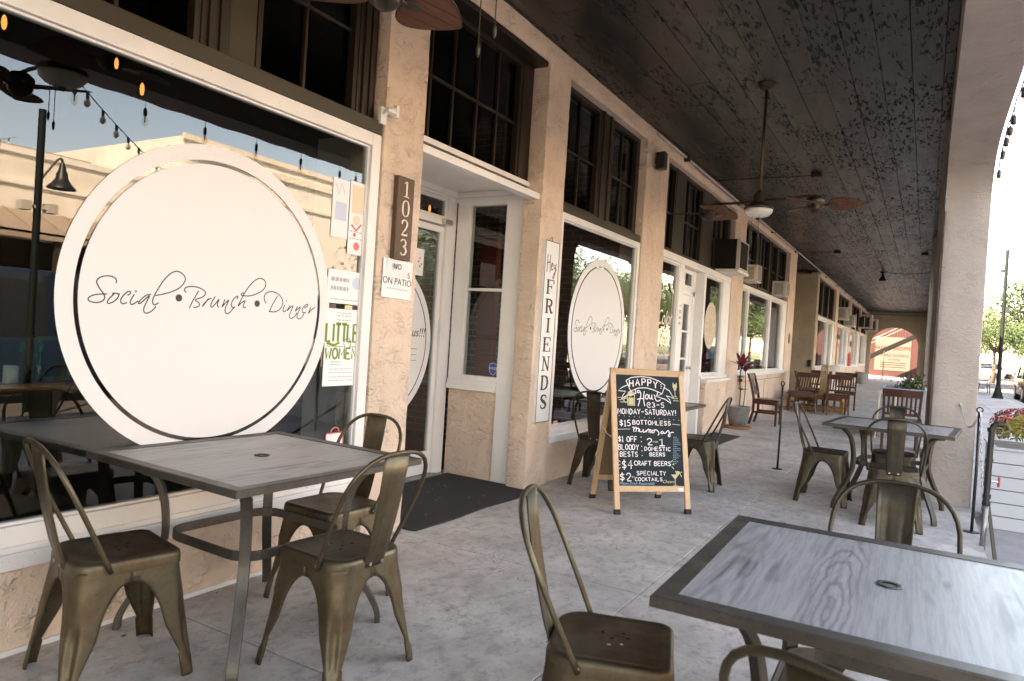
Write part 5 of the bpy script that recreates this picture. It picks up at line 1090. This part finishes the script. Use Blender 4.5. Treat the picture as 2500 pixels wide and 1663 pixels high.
m = MB(); m.tube(smooth_poly([(0, 0, .3), (.02, 0, .55), (-.02, .02, .85), (.01, .0, 1.02)]), .009, 7); m.tube(smooth_poly([(.06, .02, .3), (.09, .02, .6), (.07, 0, .95)]), .007, 7); m.build('stem', M['bark'], t)
m = MB(); random.seed(4)
for (cx, cz, n, L) in ((.01, 1.0, 9, .30), (.07, .93, 6, .24), (-.02, .82, 4, .15), (.02, .62, 4, .13), (0, .75, 3, .13)):
    for k in range(n):
        a = k * 2.4 + random.uniform(-.3, .3); e = random.uniform(.5, 1.25) if cz > .9 else random.uniform(.3, .9); strap_leaf(m, (cx, 0, cz), (math.cos(a) * math.cos(e), math.sin(a) * math.cos(e), math.sin(e)), L * random.uniform(.8, 1.15), .036, .05)
m.build('leaves', M['redleaf'], t, smooth=True); m = MB(); strap_leaf(m, (.08, 0, .95), (.9, .1, .35), .36, .035, .06); m.build('leaves', M['orangeleaf'], t, smooth=True)
random.seed(5)
# ------------------------------------------------------------------ posts, chain, standpipe, planters on the right
def post(x, y, h, label):
    t = thing('post', label, 'post', (x, y, 0), group='black iron barrier posts')
    m = MB(); m.lathe([(.055, 0), (.055, .006), (.02, .012)], 20); m.build('base_plate', M['black'], t)
    m = MB(); m.tube([(0, 0, .008), (.004, 0, h * .5), (.0, 0, h)], .0115, 10); m.build('shaft', M['black'], t, smooth=True)
    m = MB(); m.tube([(.0 + .02 * math.sin(a), 0, h + .02 - .02 * math.cos(a)) for a in [k * math.pi / 6 for k in range(12)]], .006, 6, closed=True); m.build('ring', M['black'], t, smooth=True); return t
p1 = post(-1.345, 8.30, .93, 'thin black iron post standing alone in the middle of the walkway')
dup(p1, (.385, 6.57, 0), 0, 'black iron post at the slab edge with a chain to the pillar', 'black iron barrier posts')
def chain(a, b, sag, label, n=26):
    t = thing('chain', label, 'chain', a); m = MB(); A_ = Vector((0, 0, 0)); B_ = Vector(b) - Vector(a)
    for i in range(n):
        q0, q1 = i / n, (i + 1.25) / n; P = lambda q: A_.lerp(B_, q) + Vector((0, 0, -sag * 4 * q * (1 - q))); p, q = P(q0), P(q1); d = (q - p).normalized(); s = d.cross(Vector((0, 1, .3) if i % 2 else (1, .2, 0))).normalized() * .008
        m.tube([p + s * .3, p.lerp(q, .25) + s, p.lerp(q, .75) + s, q + s * .3, q - s * .3, p.lerp(q, .75) - s, p.lerp(q, .25) - s, p - s * .3], .0024, 5, closed=True)
    m.build('links', M['chrome'], t); m = MB(); m.tube([(0, .02, .0), (0, -.03, 0)], .008, 8); m.build('eye_bolt', M['chrome'], t); return t
chain((.30, 7.635, .93), (.39, 6.60, .93), .16, 'light chain looping from the pillar to the black post', 40)
chain((.39, 6.55, .93), (.44, 6.2, .05), .03, 'chain hanging straight down behind the black post', 30)
t = thing('standpipe', 'old water standpipe with a red hand wheel at the slab edge', 'water pipe', (.43, 6.15, -.11))
z0 = .11
m = MB(); m.tube([(0, 0, 0), (.005, 0, .30 + z0)], .019, 12); m.build('lower_pipe', M['galv'], t, smooth=True)
m = MB(); m.tube([(.005, 0, .30 + z0), (.01, 0, .83 + z0), (.018, 0, .868 + z0), (.035, 0, .882 + z0), (.065, 0, .885 + z0)], .020, 12)
for q, r in ((.31, .026), (.36, .025), (.62, .024), (.84, .026)): m.lathe([(r, -.015), (r, .015)], 12, (.008, 0, q + z0))
m.build('upper_pipe', M['black'], t, smooth=2)
m = MB(); m.lathe([(.022, 0), (.024, .03)], 12, (.05, 0, .885 + z0), 'x'); m.tube([(.08, 0, .885 + z0), (.10, 0, .88 + z0), (.112, 0, .85 + z0)], .016, 10); m.tube([(.088, 0, .885 + z0), (.088, 0, .935 + z0)], .009, 8); m.build('spigot', M['bronze'], t, smooth=2)
m = MB(); pts = [(.088 + .032 * math.cos(a), .032 * math.sin(a), .935 + z0) for a in [k * math.pi / 8 for k in range(16)]]; m.tube(pts, .0065, 6, closed=True)
for k in range(5): a = k * 1.2566; m.tube([(.088, 0, .935 + z0), (.088 + .032 * math.cos(a), .032 * math.sin(a), .935 + z0)], .004, 5)
m.build('hand_wheel', M['hosered'], t)
m = MB(); m.tube([(.03, 0, .47 + z0), (.07, 0, .47 + z0)], .008, 8); m.build('side_tap', M['chrome'], t); m = MB(); m.tube([(.072, .0, .435 + z0), (.072, 0, .505 + z0)], .008, 8); m.build('side_tap_lever', M['hosered'], t)
t = thing('wood_prop', 'weathered timber stake leaning behind the standpipe', 'timber', (.47, 6.5, -.11)); m = MB(); m.bar([(0, .1, .42), (.02, -.9, 0.0)], .03, .02); m.bar([(.0, .1, .30), (-.02, .15, .02)], .03, .02); m.build('stake', M['bark'], t)
def planter(label, x0, x1, y0, y1, z0, z1, nb):
    t = thing('planter_box', label, 'planter', ((x0 + x1) / 2, (y0 + y1) / 2, z0)); a, b = (x1 - x0) / 2, (y1 - y0) / 2; H = z1 - z0; m = MB()
    for k in range(nb):
        u, v = H * k / nb + .004, H * (k + 1) / nb - .004
        m.box(-a, a, -b, -b + .02, u, v); m.box(-a, a, b - .02, b, u, v); m.box(-a, -a + .02, -b + .021, b - .021, u, v); m.box(a - .02, a, -b + .021, b - .021, u, v)
    m.build('board_side', M['boards'], t, bevel=.002); m = MB(); m.box(-a + .021, a - .021, -b + .021, b - .021, 0, H - .06); m.build('liner', M['joint'], t)
    m = MB(); z = MB(); fr_rect(z, 0, .02, -b - .015, b + .015, -a - .015, a + .015, .05); z.v = [(p[2], p[1], H + p[0]) for p in z.v]; z.build('rim', M['boards'], t, bevel=.003); return t
planter('white boarded planter box on the pavement just past the standpipe', .545, 2.6, 7.42, 8.2, -.11, .575, 6)
planter('white boarded planter box beyond the middle table against the arcade wall', -.62, .05, 13.2, 14.6, 0, .80, 6)
def mum(x, y, z, r, mt, label, n=420):
    t = thing('flowers', label, 'flowers', (x, y, z)); m = MB(); m2 = MB()
    for i in range(n):
        u = random.uniform(-.15, 1); a = random.uniform(0, 6.283); s = math.sqrt(1 - u * u); k = r * random.uniform(.86, 1.03)
        p = Vector((s * math.cos(a) * k * 1.15, s * math.sin(a) * k, u * k * .75)); nrm = Vector((p.x, p.y, p.z * 1.4)).normalized(); e = nrm.orthogonal().normalized(); f2_ = nrm.cross(e); q = r * .085
        for j in range(3): b = j * 2.1 + a; dd = e * math.cos(b) + f2_ * math.sin(b); s2 = nrm.cross(dd) * q * .55; m.add([p, p + dd * q + s2 + nrm * q * .4, p + dd * q * 1.2 - s2 + nrm * q * .3], [(0, 1, 2)])
    for i in range(160):
        u = random.uniform(-.4, .9); a = random.uniform(0, 6.283); s = math.sqrt(1 - u * u); p = Vector((s * math.cos(a) * r * 1.05, s * math.sin(a) * r * .92, u * r * .66)); q = r * .14
        e = Vector((random.uniform(-1, 1), random.uniform(-1, 1), random.uniform(-1, 1))).normalized() * q; g_ = Vector((random.uniform(-1, 1), random.uniform(-1, 1), random.uniform(-1, 1))).normalized() * q; m2.add([p, p + e, p + g_], [(0, 1, 2)])
    m.build('blooms', M[mt], t); m2.build('foliage', M['leaf'], t)
mum(.84, 7.68, .70, .24, 'mumyel', 'yellow green flowers in front in the white planter by the standpipe', 520)
mum(.80, 8.02, .76, .21, 'mumred', 'red flowers behind the yellow ones in the white planter'); mum(1.12, 7.95, .68, .20, 'mumred', 'red flowers at the right edge of the white planter')
t = thing('foliage_plant', 'dark green bush with pale variegated leaves in the far planter box', 'plant', (-.30, 13.9, .76)); m = MB(); m3 = MB()
for i in range(900):
    v = Vector((random.gauss(.12, .08), random.gauss(.1, .2), abs(random.gauss(0, .10)))); e = Vector((random.uniform(-1, 1), random.uniform(-1, 1), random.uniform(-.3, 1))).normalized() * .05; g_ = Vector((random.uniform(-1, 1), random.uniform(-1, 1), random.uniform(-1, 1))).normalized() * .03
    (m3 if v.x > .08 and random.random() < .5 else m).add([v, v + e - g_ * .5, v + e * 1.3, v + e + g_ * .5], [(0, 1, 2, 3)])
m.build('foliage', M['leaf'], t); m3.build('pale_leaves', M['leaf2'], t)
t = thing('folding_stand', 'small pale metal folding stand beside the far planter box', 'stand', (-.52, 12.9, 0)); m = MB()
for s in (-.12, .12): m.tube([(s, 0, 0), (s + .03, .3, .75), (s + .06, .32, .80)], .012, 6); m.tube([(s, .35, 0), (s + .02, .02, .72)], .012, 6)
m.tube([(-.12, .0, .74), (.2, .02, .76)], .012, 6); m.build('frame', M['cream'], t)
t = thing('grey_bucket', 'small grey bucket by the wall near the end arch', 'bucket', (-2.55, 37.0, 0)); m = MB(); m.lathe([(.22, 0), (.27, .55), (.28, .56), (.26, .56)], 18); m.build('body', M['galv'], t, smooth=2)
t = thing('extinguisher', 'small red box on the wall of the second far shop front', 'fire extinguisher', (-2.8, 33.2, .85)); boxpart('body', M['red'], t, (-.04, .08, -.12, .12, 0, .55), bevel=.03)
t = thing('pedestal_urn', 'pale pedestal standing against the wall past the block tower', 'pedestal', (-2.5, 24.5, 0)); m = MB(); m.lathe([(.24, 0), (.24, .08), (.16, .12), (.15, .75), (.22, .82), (.26, .90), (.27, .96), (.1, .97)], 18); m.build('body', M['white_clean'], t, smooth=2)
# ------------------------------------------------------------------ string lights on the arch edge
t = thing('string_lights', 'black cord of clear bulbs hung along the street edge of the near arch', 'string lights', (0, 0, 0)); yc_, hw_ = 3.35, 4.30; pts = []
for k in range(90):
    y = -.8 + 8.3 * k / 89; tt_ = max(-1, min(1, (y - yc_) / hw_)); pts.append((XO + .03, y, archz(tt_) + .035 - .03 * abs(math.sin(y * math.pi / .62))))
m = MB(); m.tube(pts, .005, 5); m.build('cord', M['black'], t)
y = -.5
while y < 7.45:
    st = .62 if y < 6.3 else .28
    tt_ = (y - yc_) / hw_; z = archz(tt_) + .0; x = XO + .03
    m = MB(); m.tube([(x, y, z + .02), (x, y, z - .06)], .003, 5); m.lathe([(.008, -.05), (.016, -.065), (.017, -.115), (.013, -.12)], 10, (x, y, z)); m.build('socket', M['black'], t, smooth=True)
    m = MB(); m.lathe([(.012, -.12), (.024, -.145), (.03, -.175), (.022, -.205), (.004, -.215)], 12, (x, y, z)); b_ = m.build('bulb', M['bulb_glass'], t, smooth=True); m = MB(); m.tube([(x, y, z - .12), (x, y, z - .18)], .006, 6); m.build('filament_stem', M['cream'], b_)
    y += st
# ------------------------------------------------------------------ street beyond
def lamp(x, y, label, bell=True, h=6.25):
    t = thing('street_lamp', label, 'street lamp', (x, y, -.11))
    m = MB(); m.lathe([(.21, 0), (.21, .06), (.17, .10), (.17, .16), (.13, .30), (.11, .42), (.085, .52), (.07, .55)], 12); m.build('base', M['lampgreen'], t, smooth=2)
    m = MB(); m.tube([(0, 0, .5), (0, 0, h)], [.082, .068], 12); m.lathe([(.075, 0), (.075, .05)], 12, (0, 0, 3.3)); m.build('pole', M['lampgreen'], t, smooth=2)
    m = MB(); m.tube(smooth_poly([(.05, 0, h - 1.0), (.3, 0, h - 1.05), (.55, 0, h - .85), (.8, 0, h - .7), (.95, 0, h - .75)]), .018, 6); m.build('arm', M['lampgreen'], t)
    m = MB(); m.lathe([(.02, .1), (.05, .05), (.06, 0), (.10, -.08), (.13, -.2), (.20, -.32), (.30, -.42), (.33, -.46), (.30, -.47), (.1, -.4)], 18, (.95, 0, h - .85)); m.build('bell_shade', M['lampgreen'], t, smooth=2)
    m = MB(); m.box(-.20, -.06, -.05, .05, h - .95, h - .82); m.box(.06, .22, -.08, .08, h - 2.65, h - 2.4); m.build('box', M['black'], t, bevel=.01); return t
lamp(2.70, 36.1, 'dark green street lamp standing on the pavement beyond the standpipe')
def lamp2(x, y):
    t = thing('street_lamp', 'dark lamp post with bell shade and floodlights, mirrored in the first window', 'street lamp', (x, y, -.11)); h = 3.95
    m = MB(); m.tube([(0, 0, 0), (0, 0, h)], .045, 12); m.build('pole', M['lampgreen'], t, smooth=2); m = MB(); m.tube(smooth_poly([(0, .03, h - .9), (0, .12, h - .75), (0, .25, h - .55), (0, .28, h - .62)]), .014, 6); m.build('arm', M['black'], t)
    m = MB(); m.lathe([(.02, .04), (.04, -.02), (.045, -.07), (.07, -.12), (.075, -.18), (.12, -.25), (.17, -.30), (.175, -.32), (.05, -.30)], 18, (0, .28, h - .66)); m.build('bell_shade', M['black'], t, smooth=2)
    m = MB()
    for s in (-1, 1): m.box(-.08, .08, s * .16 - .06, s * .16 + .06, 2.62, 2.74)
    m.box(-.03, .03, -.15, .15, 2.66, 2.70); m.build('floodlights', M['acbeige'], t)
lamp2(4.3, 4.82)
t = thing('bench', 'black park bench beside the street lamp', 'bench', (2.45, 40.8, -.11)); boxpart('seat', M['black'], t, (-.22, .22, -.8, .8, .42, .46)); boxpart('backrest', M['black'], t, (-.26, -.22, -.8, .8, .5, .85))
for s in (-.7, .7): m = MB(); m.bar([(-.24, s, 0), (-.2, s, .42), (-.26, s, .86)], .05, .04, Vector((0, 1, 0))); m.bar([(.24, s, 0), (.2, s, .42)], .05, .04, Vector((0, 1, 0))); m.bar([(-.2, s, .62), (.22, s, .62), (.2, s, .44)], .05, .03, Vector((0, 1, 0))); m.build('leg', M['black'], t)
def car(label, loc, rz, paint_, L=4.7, Wd=1.85, H=1.75, hood=.95, cab0=.22, van=False):
    t = thing('parked_car', label, 'car', loc, rz); hw = Wd / 2   # length along +Y, nose at +Y
    def body(prof, inset, name, mt, x=hw):
        m = MB(); rg = []
        for sx in (-1, -.93, .93, 1):
            k = .96 if abs(sx) == 1 else 1
            rg.append([(sx * x * (1 - inset * max(0, z - .9)), (y - L / 2) * k if k == 1 else (y - L / 2) * .985, .28 + (z - .28) * (.985 if k != 1 else 1)) for y, z in prof])
        m.rings(rg); return m.build(name, M[mt], t, smooth=2, bevel=.03)
    low = [(0.02, .35), (0, .55), (.05, .98), (.5, 1.02), (L - 1.1, 1.0), (L - .25, .88), (L, .72), (L, .4), (L - .1, .28), (.1, .28)]
    body(low, 0, 'body', paint_)
    f_ = 1.25 if not van else .95
    cab = [(.10, 1.0), (.28, H - .12), (.6, H), (L - 2.3, H), (L - 1.9, H - .08), (L - f_, 1.0)]; c_ = body(cab, .16, 'cabin', 'carglass', hw * .97)
    rf = [(.45, H - .01), (.62, H + .03), (L - 2.35, H + .03), (L - 2.0, H - .02)]; body(rf, .1, 'roof', paint_, hw * .86)
    m = MB()
    for yy in (.95, L * .45, L - 1.8):
        for sx in (-1, 1): m.bar([(sx * hw * .965, yy - L / 2, 1.0), (sx * hw * .87, yy + (.12 if yy < 1 else 0) - L / 2, H)], .09, .03, Vector((0, 1, 0)))
    m.build('window_pillars', M[paint_], t)
    for sx in (-1, 1):
        for yy in (.85, L - .9):
            m = MB(); m.lathe([(.20, -.11), (.33, -.11), (.345, -.06), (.345, .06), (.33, .11), (.2, .11)], 24, (sx * (hw - .10), yy - L / 2, .345), 'x'); w_ = m.build('wheel', M['rubber'], t, smooth=2)
            m = MB(); m.lathe([(.02, 0), (.2, -.0), (.21, .03), (.19, .035)], 18, (sx * (hw - .10) + sx * .085, yy - L / 2, .345), 'x'); m.build('rim', M['chrome'], w_)
        boxpart('headlight', M['opal'], t, (sx * hw * .72 - .16, sx * hw * .72 + .16, L / 2 - .10, L / 2 + .012, .66, .80), bevel=.03); boxpart('tail_light', M['red'], t, (sx * hw * .82 - .08, sx * hw * .82 + .08, -L / 2 - .005, -L / 2 + .06, .75, 1.0), bevel=.02)
    m = MB(); m.box(-.5, .5, L / 2 - .03, L / 2 + .02, .42, .62); m.build('grille', M['black'], t, bevel=.02)
    for sx in (-1, 1): boxpart('mirror', M[paint_], t, (sx * (hw + .08) - .08, sx * (hw + .08) + .08, L / 2 - 1.75, L / 2 - 1.62, 1.0, 1.15), bevel=.03)
    return t
car('black parked car just entering the right edge beyond the street lamp', (4.55, 38.4, -.24), math.pi, 'carblack', H=1.55)
car('dark blue parked van mirrored in the left of the first window', (6.9, 6.2, -.24), 0, 'carblue', L=5.0, H=2.05, van=True)
car('pale blue parked car mirrored in the salon glass', (5.4, 22.5, -.24), 0, 'carwhite', H=1.5)
car('white parked car in the distance left of the street lamp', (4.6, 88, -.2), math.pi / 2, 'carwhite', H=1.6); car('second white parked car in the distance', (8.9, 89, -.2), math.pi / 2, 'carwhite', H=1.5)
def tree(label, x, y, h, r, n=4200, mt='leaf', trunk=.16, kind='tree', z=-.2, lean=(0, 0), cz=.66):
    if y > 50: r *= 1.25; n = int(n * 1.5)
    t = thing('tree', label, kind, (x, y, z)); th_ = h * .42; m = MB(); pts = [(0, 0, 0), (.05 + lean[0] * .3, .03, th_ * .5), (lean[0] * .6, lean[1] * .6, th_)]; m.tube(pts, [trunk, trunk * .8, trunk * .6], 9); cen = Vector((lean[0], lean[1], h * cz)); tips = []
    for k in range(11):
        a = k * 2.399; e = random.uniform(.15, 1.2); d = Vector((math.cos(a) * math.cos(e), math.sin(a) * math.cos(e), math.sin(e) * .9)); tip = cen + Vector((d.x * r * .85, d.y * r * .85, d.z * h * .26 - .08 * h)); mid = Vector(pts[2]).lerp(tip, .5) + Vector((0, 0, .1 * r)); m.tube([pts[2], mid, tip], [trunk * .45, trunk * .25, trunk * .1], 6); tips += [tip, mid.lerp(tip, .5)]
    m.build('trunk', M['bark'], t, smooth=True); c = MB(); cl = []
    for tp in tips: cl.append((tp, r * random.uniform(.24, .42)))
    for k in range(18):
        a = random.uniform(0, 6.28); u = random.uniform(-.5, 1); s = math.sqrt(max(0, 1 - u * u)); q = random.uniform(.5, .95); cl.append((cen + Vector((s * math.cos(a) * r * q, s * math.sin(a) * r * q, u * h * .30 * q)), r * random.uniform(.16, .34)))
    for i in range(n):
        p, rr = random.choice(cl); v = Vector((random.gauss(0, 1), random.gauss(0, 1), random.gauss(0, .75))); v = v.normalized() * rr * random.uniform(.35, 1.05) ** .6; p = p + v; s = r * random.uniform(.022, .048)
        e = Vector((random.uniform(-1, 1), random.uniform(-1, 1), random.uniform(-.6, .6))).normalized() * s; g_ = e.orthogonal().normalized() * s * .5; c.add([p, p + e * .5 + g_, p + e, p + e * .5 - g_], [(0, 1, 2, 3)])
    c.build('crown', M[mt], t); return t
tree('tall green tree at the right edge beyond the street lamp', 7.0, 54, 8.0, 3.0, 6000)
tree('green tree directly behind the street lamp', 4.55, 66, 5.6, 2.2, 5000)
tree('yellow green tree left of the street lamp next to the pillar', 3.6, 80, 7.8, 3.0, 5200, 'leaf2')
tree('small pale tree far down the street', 7.2, 97, 6.4, 2.6, 4000, 'leaf2'); tree('low dark green tree far down the street by the pillar', 4.0, 100, 5.0, 2.6, 4000)
tree('green tree at the right far down the street', 10.6, 100, 8.0, 3.4, 4500)
tree('small street tree mirrored in the second window', 4.4, 14.5, 4.6, 1.35, 4200, 'leaf', .07); tree('street tree mirrored in the entrance door glass', 4.6, -1.5, 4.6, 1.5, 4000, 'leaf', .07)
tree('street tree mirrored in the shop windows further along', 4.5, 27, 4.8, 1.5, 4000, 'leaf', .07)
for i, (x, y) in enumerate(((9.2, 20.5), (8.6, 25.5), (9.4, 31), (8.8, 37), (9.5, 44), (9.3, 52), (9.0, 60), (9.8, 70), (11.2, 82))):  # added row of unseen trees, placed to darken the window reflections
    tree(['first', 'second', 'third', 'fourth', 'fifth', 'sixth', 'seventh', 'eighth', 'ninth'][i] + ' added street tree across the road, unseen, darkening the far shop glass reflections', x, y, 7.0, 3.3, 6500, 'leaf', .16, cz=.5)
t = thing('hedge_row', 'low clipped hedge in front of the distant trees', 'hedge', (6, 94, -.1)); m = MB()
for i in range(2600): p = Vector((random.uniform(-4, 6), random.uniform(-.5, .5), random.uniform(0, .9))); e = Vector((random.uniform(-1, 1), random.uniform(-1, 1), random.uniform(-1, 1))).normalized() * .12; m.add([p, p + e, p + e.orthogonal().normalized() * .1], [(0, 1, 2)])
m.build('foliage', M['leaf2'], t)
for i, (x, y) in enumerate(((6.6, 70.5), (3.3, 62.4))):
    t = thing('street_planter', ['terracotta tub of shrubs on the far corner', 'white bollard by the far kerb'][i], 'planter' if i == 0 else 'bollard', (x, y, -.12)); m = MB()
    if i == 0: m.lathe([(.35, 0), (.45, .5), (.5, .55), (.4, .56)], 16); m.build('tub', M['terracotta'], t, smooth=2)
    else: m.lathe([(.14, 0), (.12, .9), (.05, .98)], 12); m.build('body', M['white_clean'], t, smooth=2)
    if i == 0:
        c = MB()
        for k in range(300): p = Vector((random.gauss(0, .28), random.gauss(0, .28), .6 + abs(random.gauss(0, .28)))); e = Vector((random.uniform(-1, 1), random.uniform(-1, 1), random.uniform(-1, 1))).normalized() * .15; c.add([p, p + e, p + e.orthogonal().normalized() * .08], [(0, 1, 2)])
        c.build('shrub', M['leaf'], t)
# buildings across the street (seen as reflections in the shop windows)
FB = thing('building_across', 'tall pale plastered building across the street, seen mirrored in the shop windows', 'building')
boxpart('wall', M['white_wall'], FB, (20, 32, 17.5, 44.0, 2.6, 8.35), (20.3, 32, 17.5, 44.0, -.2, 2.599), bevel=0); boxpart('cornice', M['cream_wall'], FB, (19.85, 20, 17.4, 44.1, 7.6, 7.9), (19.9, 20, 17.4, 44.1, 6.5, 6.65), (19.85, 20, 17.4, 44.1, 8.2, 8.42), bevel=0)
m = MB(); [m.box(20.2, 20.29, 19 + 3.1 * k, 21.2 + 3.1 * k, .5, 2.4) for k in range(8)]; m.build('shop_glass', M['carglass'], FB)
FB = thing('building_across', 'low cream building with a tan metal awning across the street, mirrored in the first window', 'building')
boxpart('wall', M['cream_wall'], FB, (20, 32, -22, 17.3, 3.6, 6.3), (21.5, 32, -22, 17.3, -.2, 3.599), bevel=0); boxpart('cornice', M['white_wall'], FB, (19.9, 20, -22, 17.3, 5.15, 5.3), (19.9, 20, -22, 17.3, 6.15, 6.35), bevel=0); boxpart('fascia', M['metalroof'], FB, (17.95, 18.0, -22, 17.3, 3.30, 3.52), bevel=0)
m = MB(); m.rings([[(17.95, -22, 3.52), (20, -22, 4.35), (20, -22, 4.28), (17.95, -22, 3.45)], [(17.95, 17.3, 3.52), (20, 17.3, 4.35), (20, 17.3, 4.28), (17.95, 17.3, 3.45)]])
for k in range(44): m.rings([[(17.94, -22 + .9 * k, 3.53), (20, -22 + .9 * k, 4.36), (20, -22 + .9 * k, 4.40), (17.94, -22 + .9 * k, 3.57)], [(17.94, -21.97 + .9 * k, 3.53), (20, -21.97 + .9 * k, 4.36), (20, -21.97 + .9 * k, 4.40), (17.94, -21.97 + .9 * k, 3.57)]])
m.build('awning_roof', M['metalroof'], FB); m = MB(); [m.box(18.1, 18.25, -20 + 4 * k, -19.85 + 4 * k, -.2, 3.4) for k in range(10)]; m.build('awning_posts', M['olive'], FB); boxpart('shopfront', M['dark'], FB, (21.4, 21.5, -22, 17.3, -.1, 3.5), bevel=0)
m = MB(); m.box(26, 34, 12, 17.2, 5, 7.6); t = m.build('building_behind', M['metalroof']); tag(t, 'grey roofed block behind the awning building across the street', 'building')
for i, (pa_, pb_) in enumerate((((.45, 3.0, 3.4), (12, 14, 5.2)), ((.45, -2, 3.3), (12, 8, 5.0)))):
    t = thing('string_lights', ['string of small bulbs crossing the street to the north', 'string of small bulbs crossing the street opposite the first window'][i], 'string lights', (0, 0, 0)); A_, B_ = Vector(pa_), Vector(pb_); pts = [A_.lerp(B_, k / 30) - Vector((0, 0, .7 * 4 * (k / 30) * (1 - k / 30))) for k in range(31)]
    m = MB(); m.tube(pts, .006, 5); m.build('cord', M['black'], t); m = MB(); m2 = MB()
    for p in pts[1:-1]: m.lathe([(.015, 0), (.015, -.06)], 8, p); m2.lathe([(.014, -.06), (.03, -.09), (.028, -.12), (.005, -.14)], 8, p)
    m.build('sockets', M['black'], t); m2.build('bulbs', M['opal'], t)
# beyond the end arch
RB = thing('red_building', 'red painted wall with a faded white shop sign seen through the end arch', 'building')
boxpart('wall', M['redwall'], RB, (-16, .9, 51, 58, -.1, 7.5), bevel=0); boxpart('step', M['white_clean'], RB, (-8, .9, 50.4, 51, -.1, .12), bevel=0)
boxpart('painted_sign', paint('faded_sign_paint', (.088, .084, .074), .8), RB, (-2.83, -.82, 50.985, 50.999, .5, 2.62), bevel=0)
m = MB(); f = YF(0, 50.98, 0); font_mesh(m, f, 'FABRIC SHOPPE', -1.82, 1.80, .34, align='CENTER', sx=.85); m.build('sign_lettering', newmat('faded_red_sign_paint', (.09, .008, .008), .9, spec=.1), RB)
m = MB(); font_mesh(m, f, 'YARD GOODS', -1.72, 1.38, .24, align='CENTER'); font_mesh(m, f, 'NOTIONS', -1.72, 1.15, .15, align='CENTER')
for y in (.98, .84, .70): rectp(m, f, -2.5, y, -1.05, y + .035)
m.build('sign_lettering', newmat('faded_dark_sign_paint', (.022, .018, .016), .9, spec=.1), RB)
ST = thing('outdoor_stair', 'grey steel outdoor stair with a railing crossing behind the end arch', 'stairs')
m = MB(); m.bar([(-3.6, 48.6, .95), (.2, 48.6, 3.15)], .04, .24, Vector((0, 1, 0))); m.bar([(-3.6, 49.7, .95), (.2, 49.7, 3.15)], .04, .24, Vector((0, 1, 0))); m.build('stringer', newmat('grey_steel', (.014, .0135, .015), .95, spec=.05), ST)
m = MB()
for k in range(18): q = k / 18; m.box(-3.6 + 3.8 * q, -3.35 + 3.8 * q, 48.63, 49.67, .98 + 2.2 * q, 1.01 + 2.2 * q)
m.build('treads', M['black'], ST)
m = MB(); m.tube([(-3.6, 48.6, 1.95), (.2, 48.6, 4.15)], .018, 6); m.tube([(-3.6, 48.6, 1.75), (.2, 48.6, 3.95)], .014, 6)
for k in range(26): q = k / 26; m.tube([(-3.6 + 3.8 * q, 48.6, 1.05 + 2.2 * q), (-3.6 + 3.8 * q, 48.6, 1.95 + 2.2 * q)], .005, 5)
m.tube([(-2.2, 48.6, -.05), (-2.2, 48.6, 1.7)], .03, 6); m.build('railing', M['table_metal'], ST)
random.seed(21); m = MB()
for i in range(70):
    if i < 22: x, y, z = random.uniform(-3.5, -2.78), random.uniform(3.7, 5.1), .0115
    elif i < 45: x, y, z = random.uniform(-2.84, -2.6), random.uniform(1.2, 12), .001
    else: x, y, z = random.uniform(-2.6, .2), random.uniform(1.5, 12), .001
    a, q = random.uniform(0, 6.28), random.uniform(.004, .012); p = Vector((x, y, z)); e = Vector((math.cos(a), math.sin(a), 0)) * q; g_ = Vector((-e.y, e.x, 0)) * .6
    m.rings([[p - e, p + g_, p + e, p - g_], [p - e * .8 + Vector((0, 0, .003)), p + g_ + Vector((0, 0, .005)), p + e + Vector((0, 0, .002)), p - g_ + Vector((0, 0, .004))]])
o = m.build('litter', newmat('dry_leaf_crumbs', (.22, .13, .07), .9)); o['kind'] = 'stuff'; tag(o, 'tiny dry leaf crumbs scattered over the walkway and doormat', 'litter')
for o in list(C.collection.objects):
    if o.type == 'EMPTY' and o.parent is None and not o.children: bpy.data.objects.remove(o)
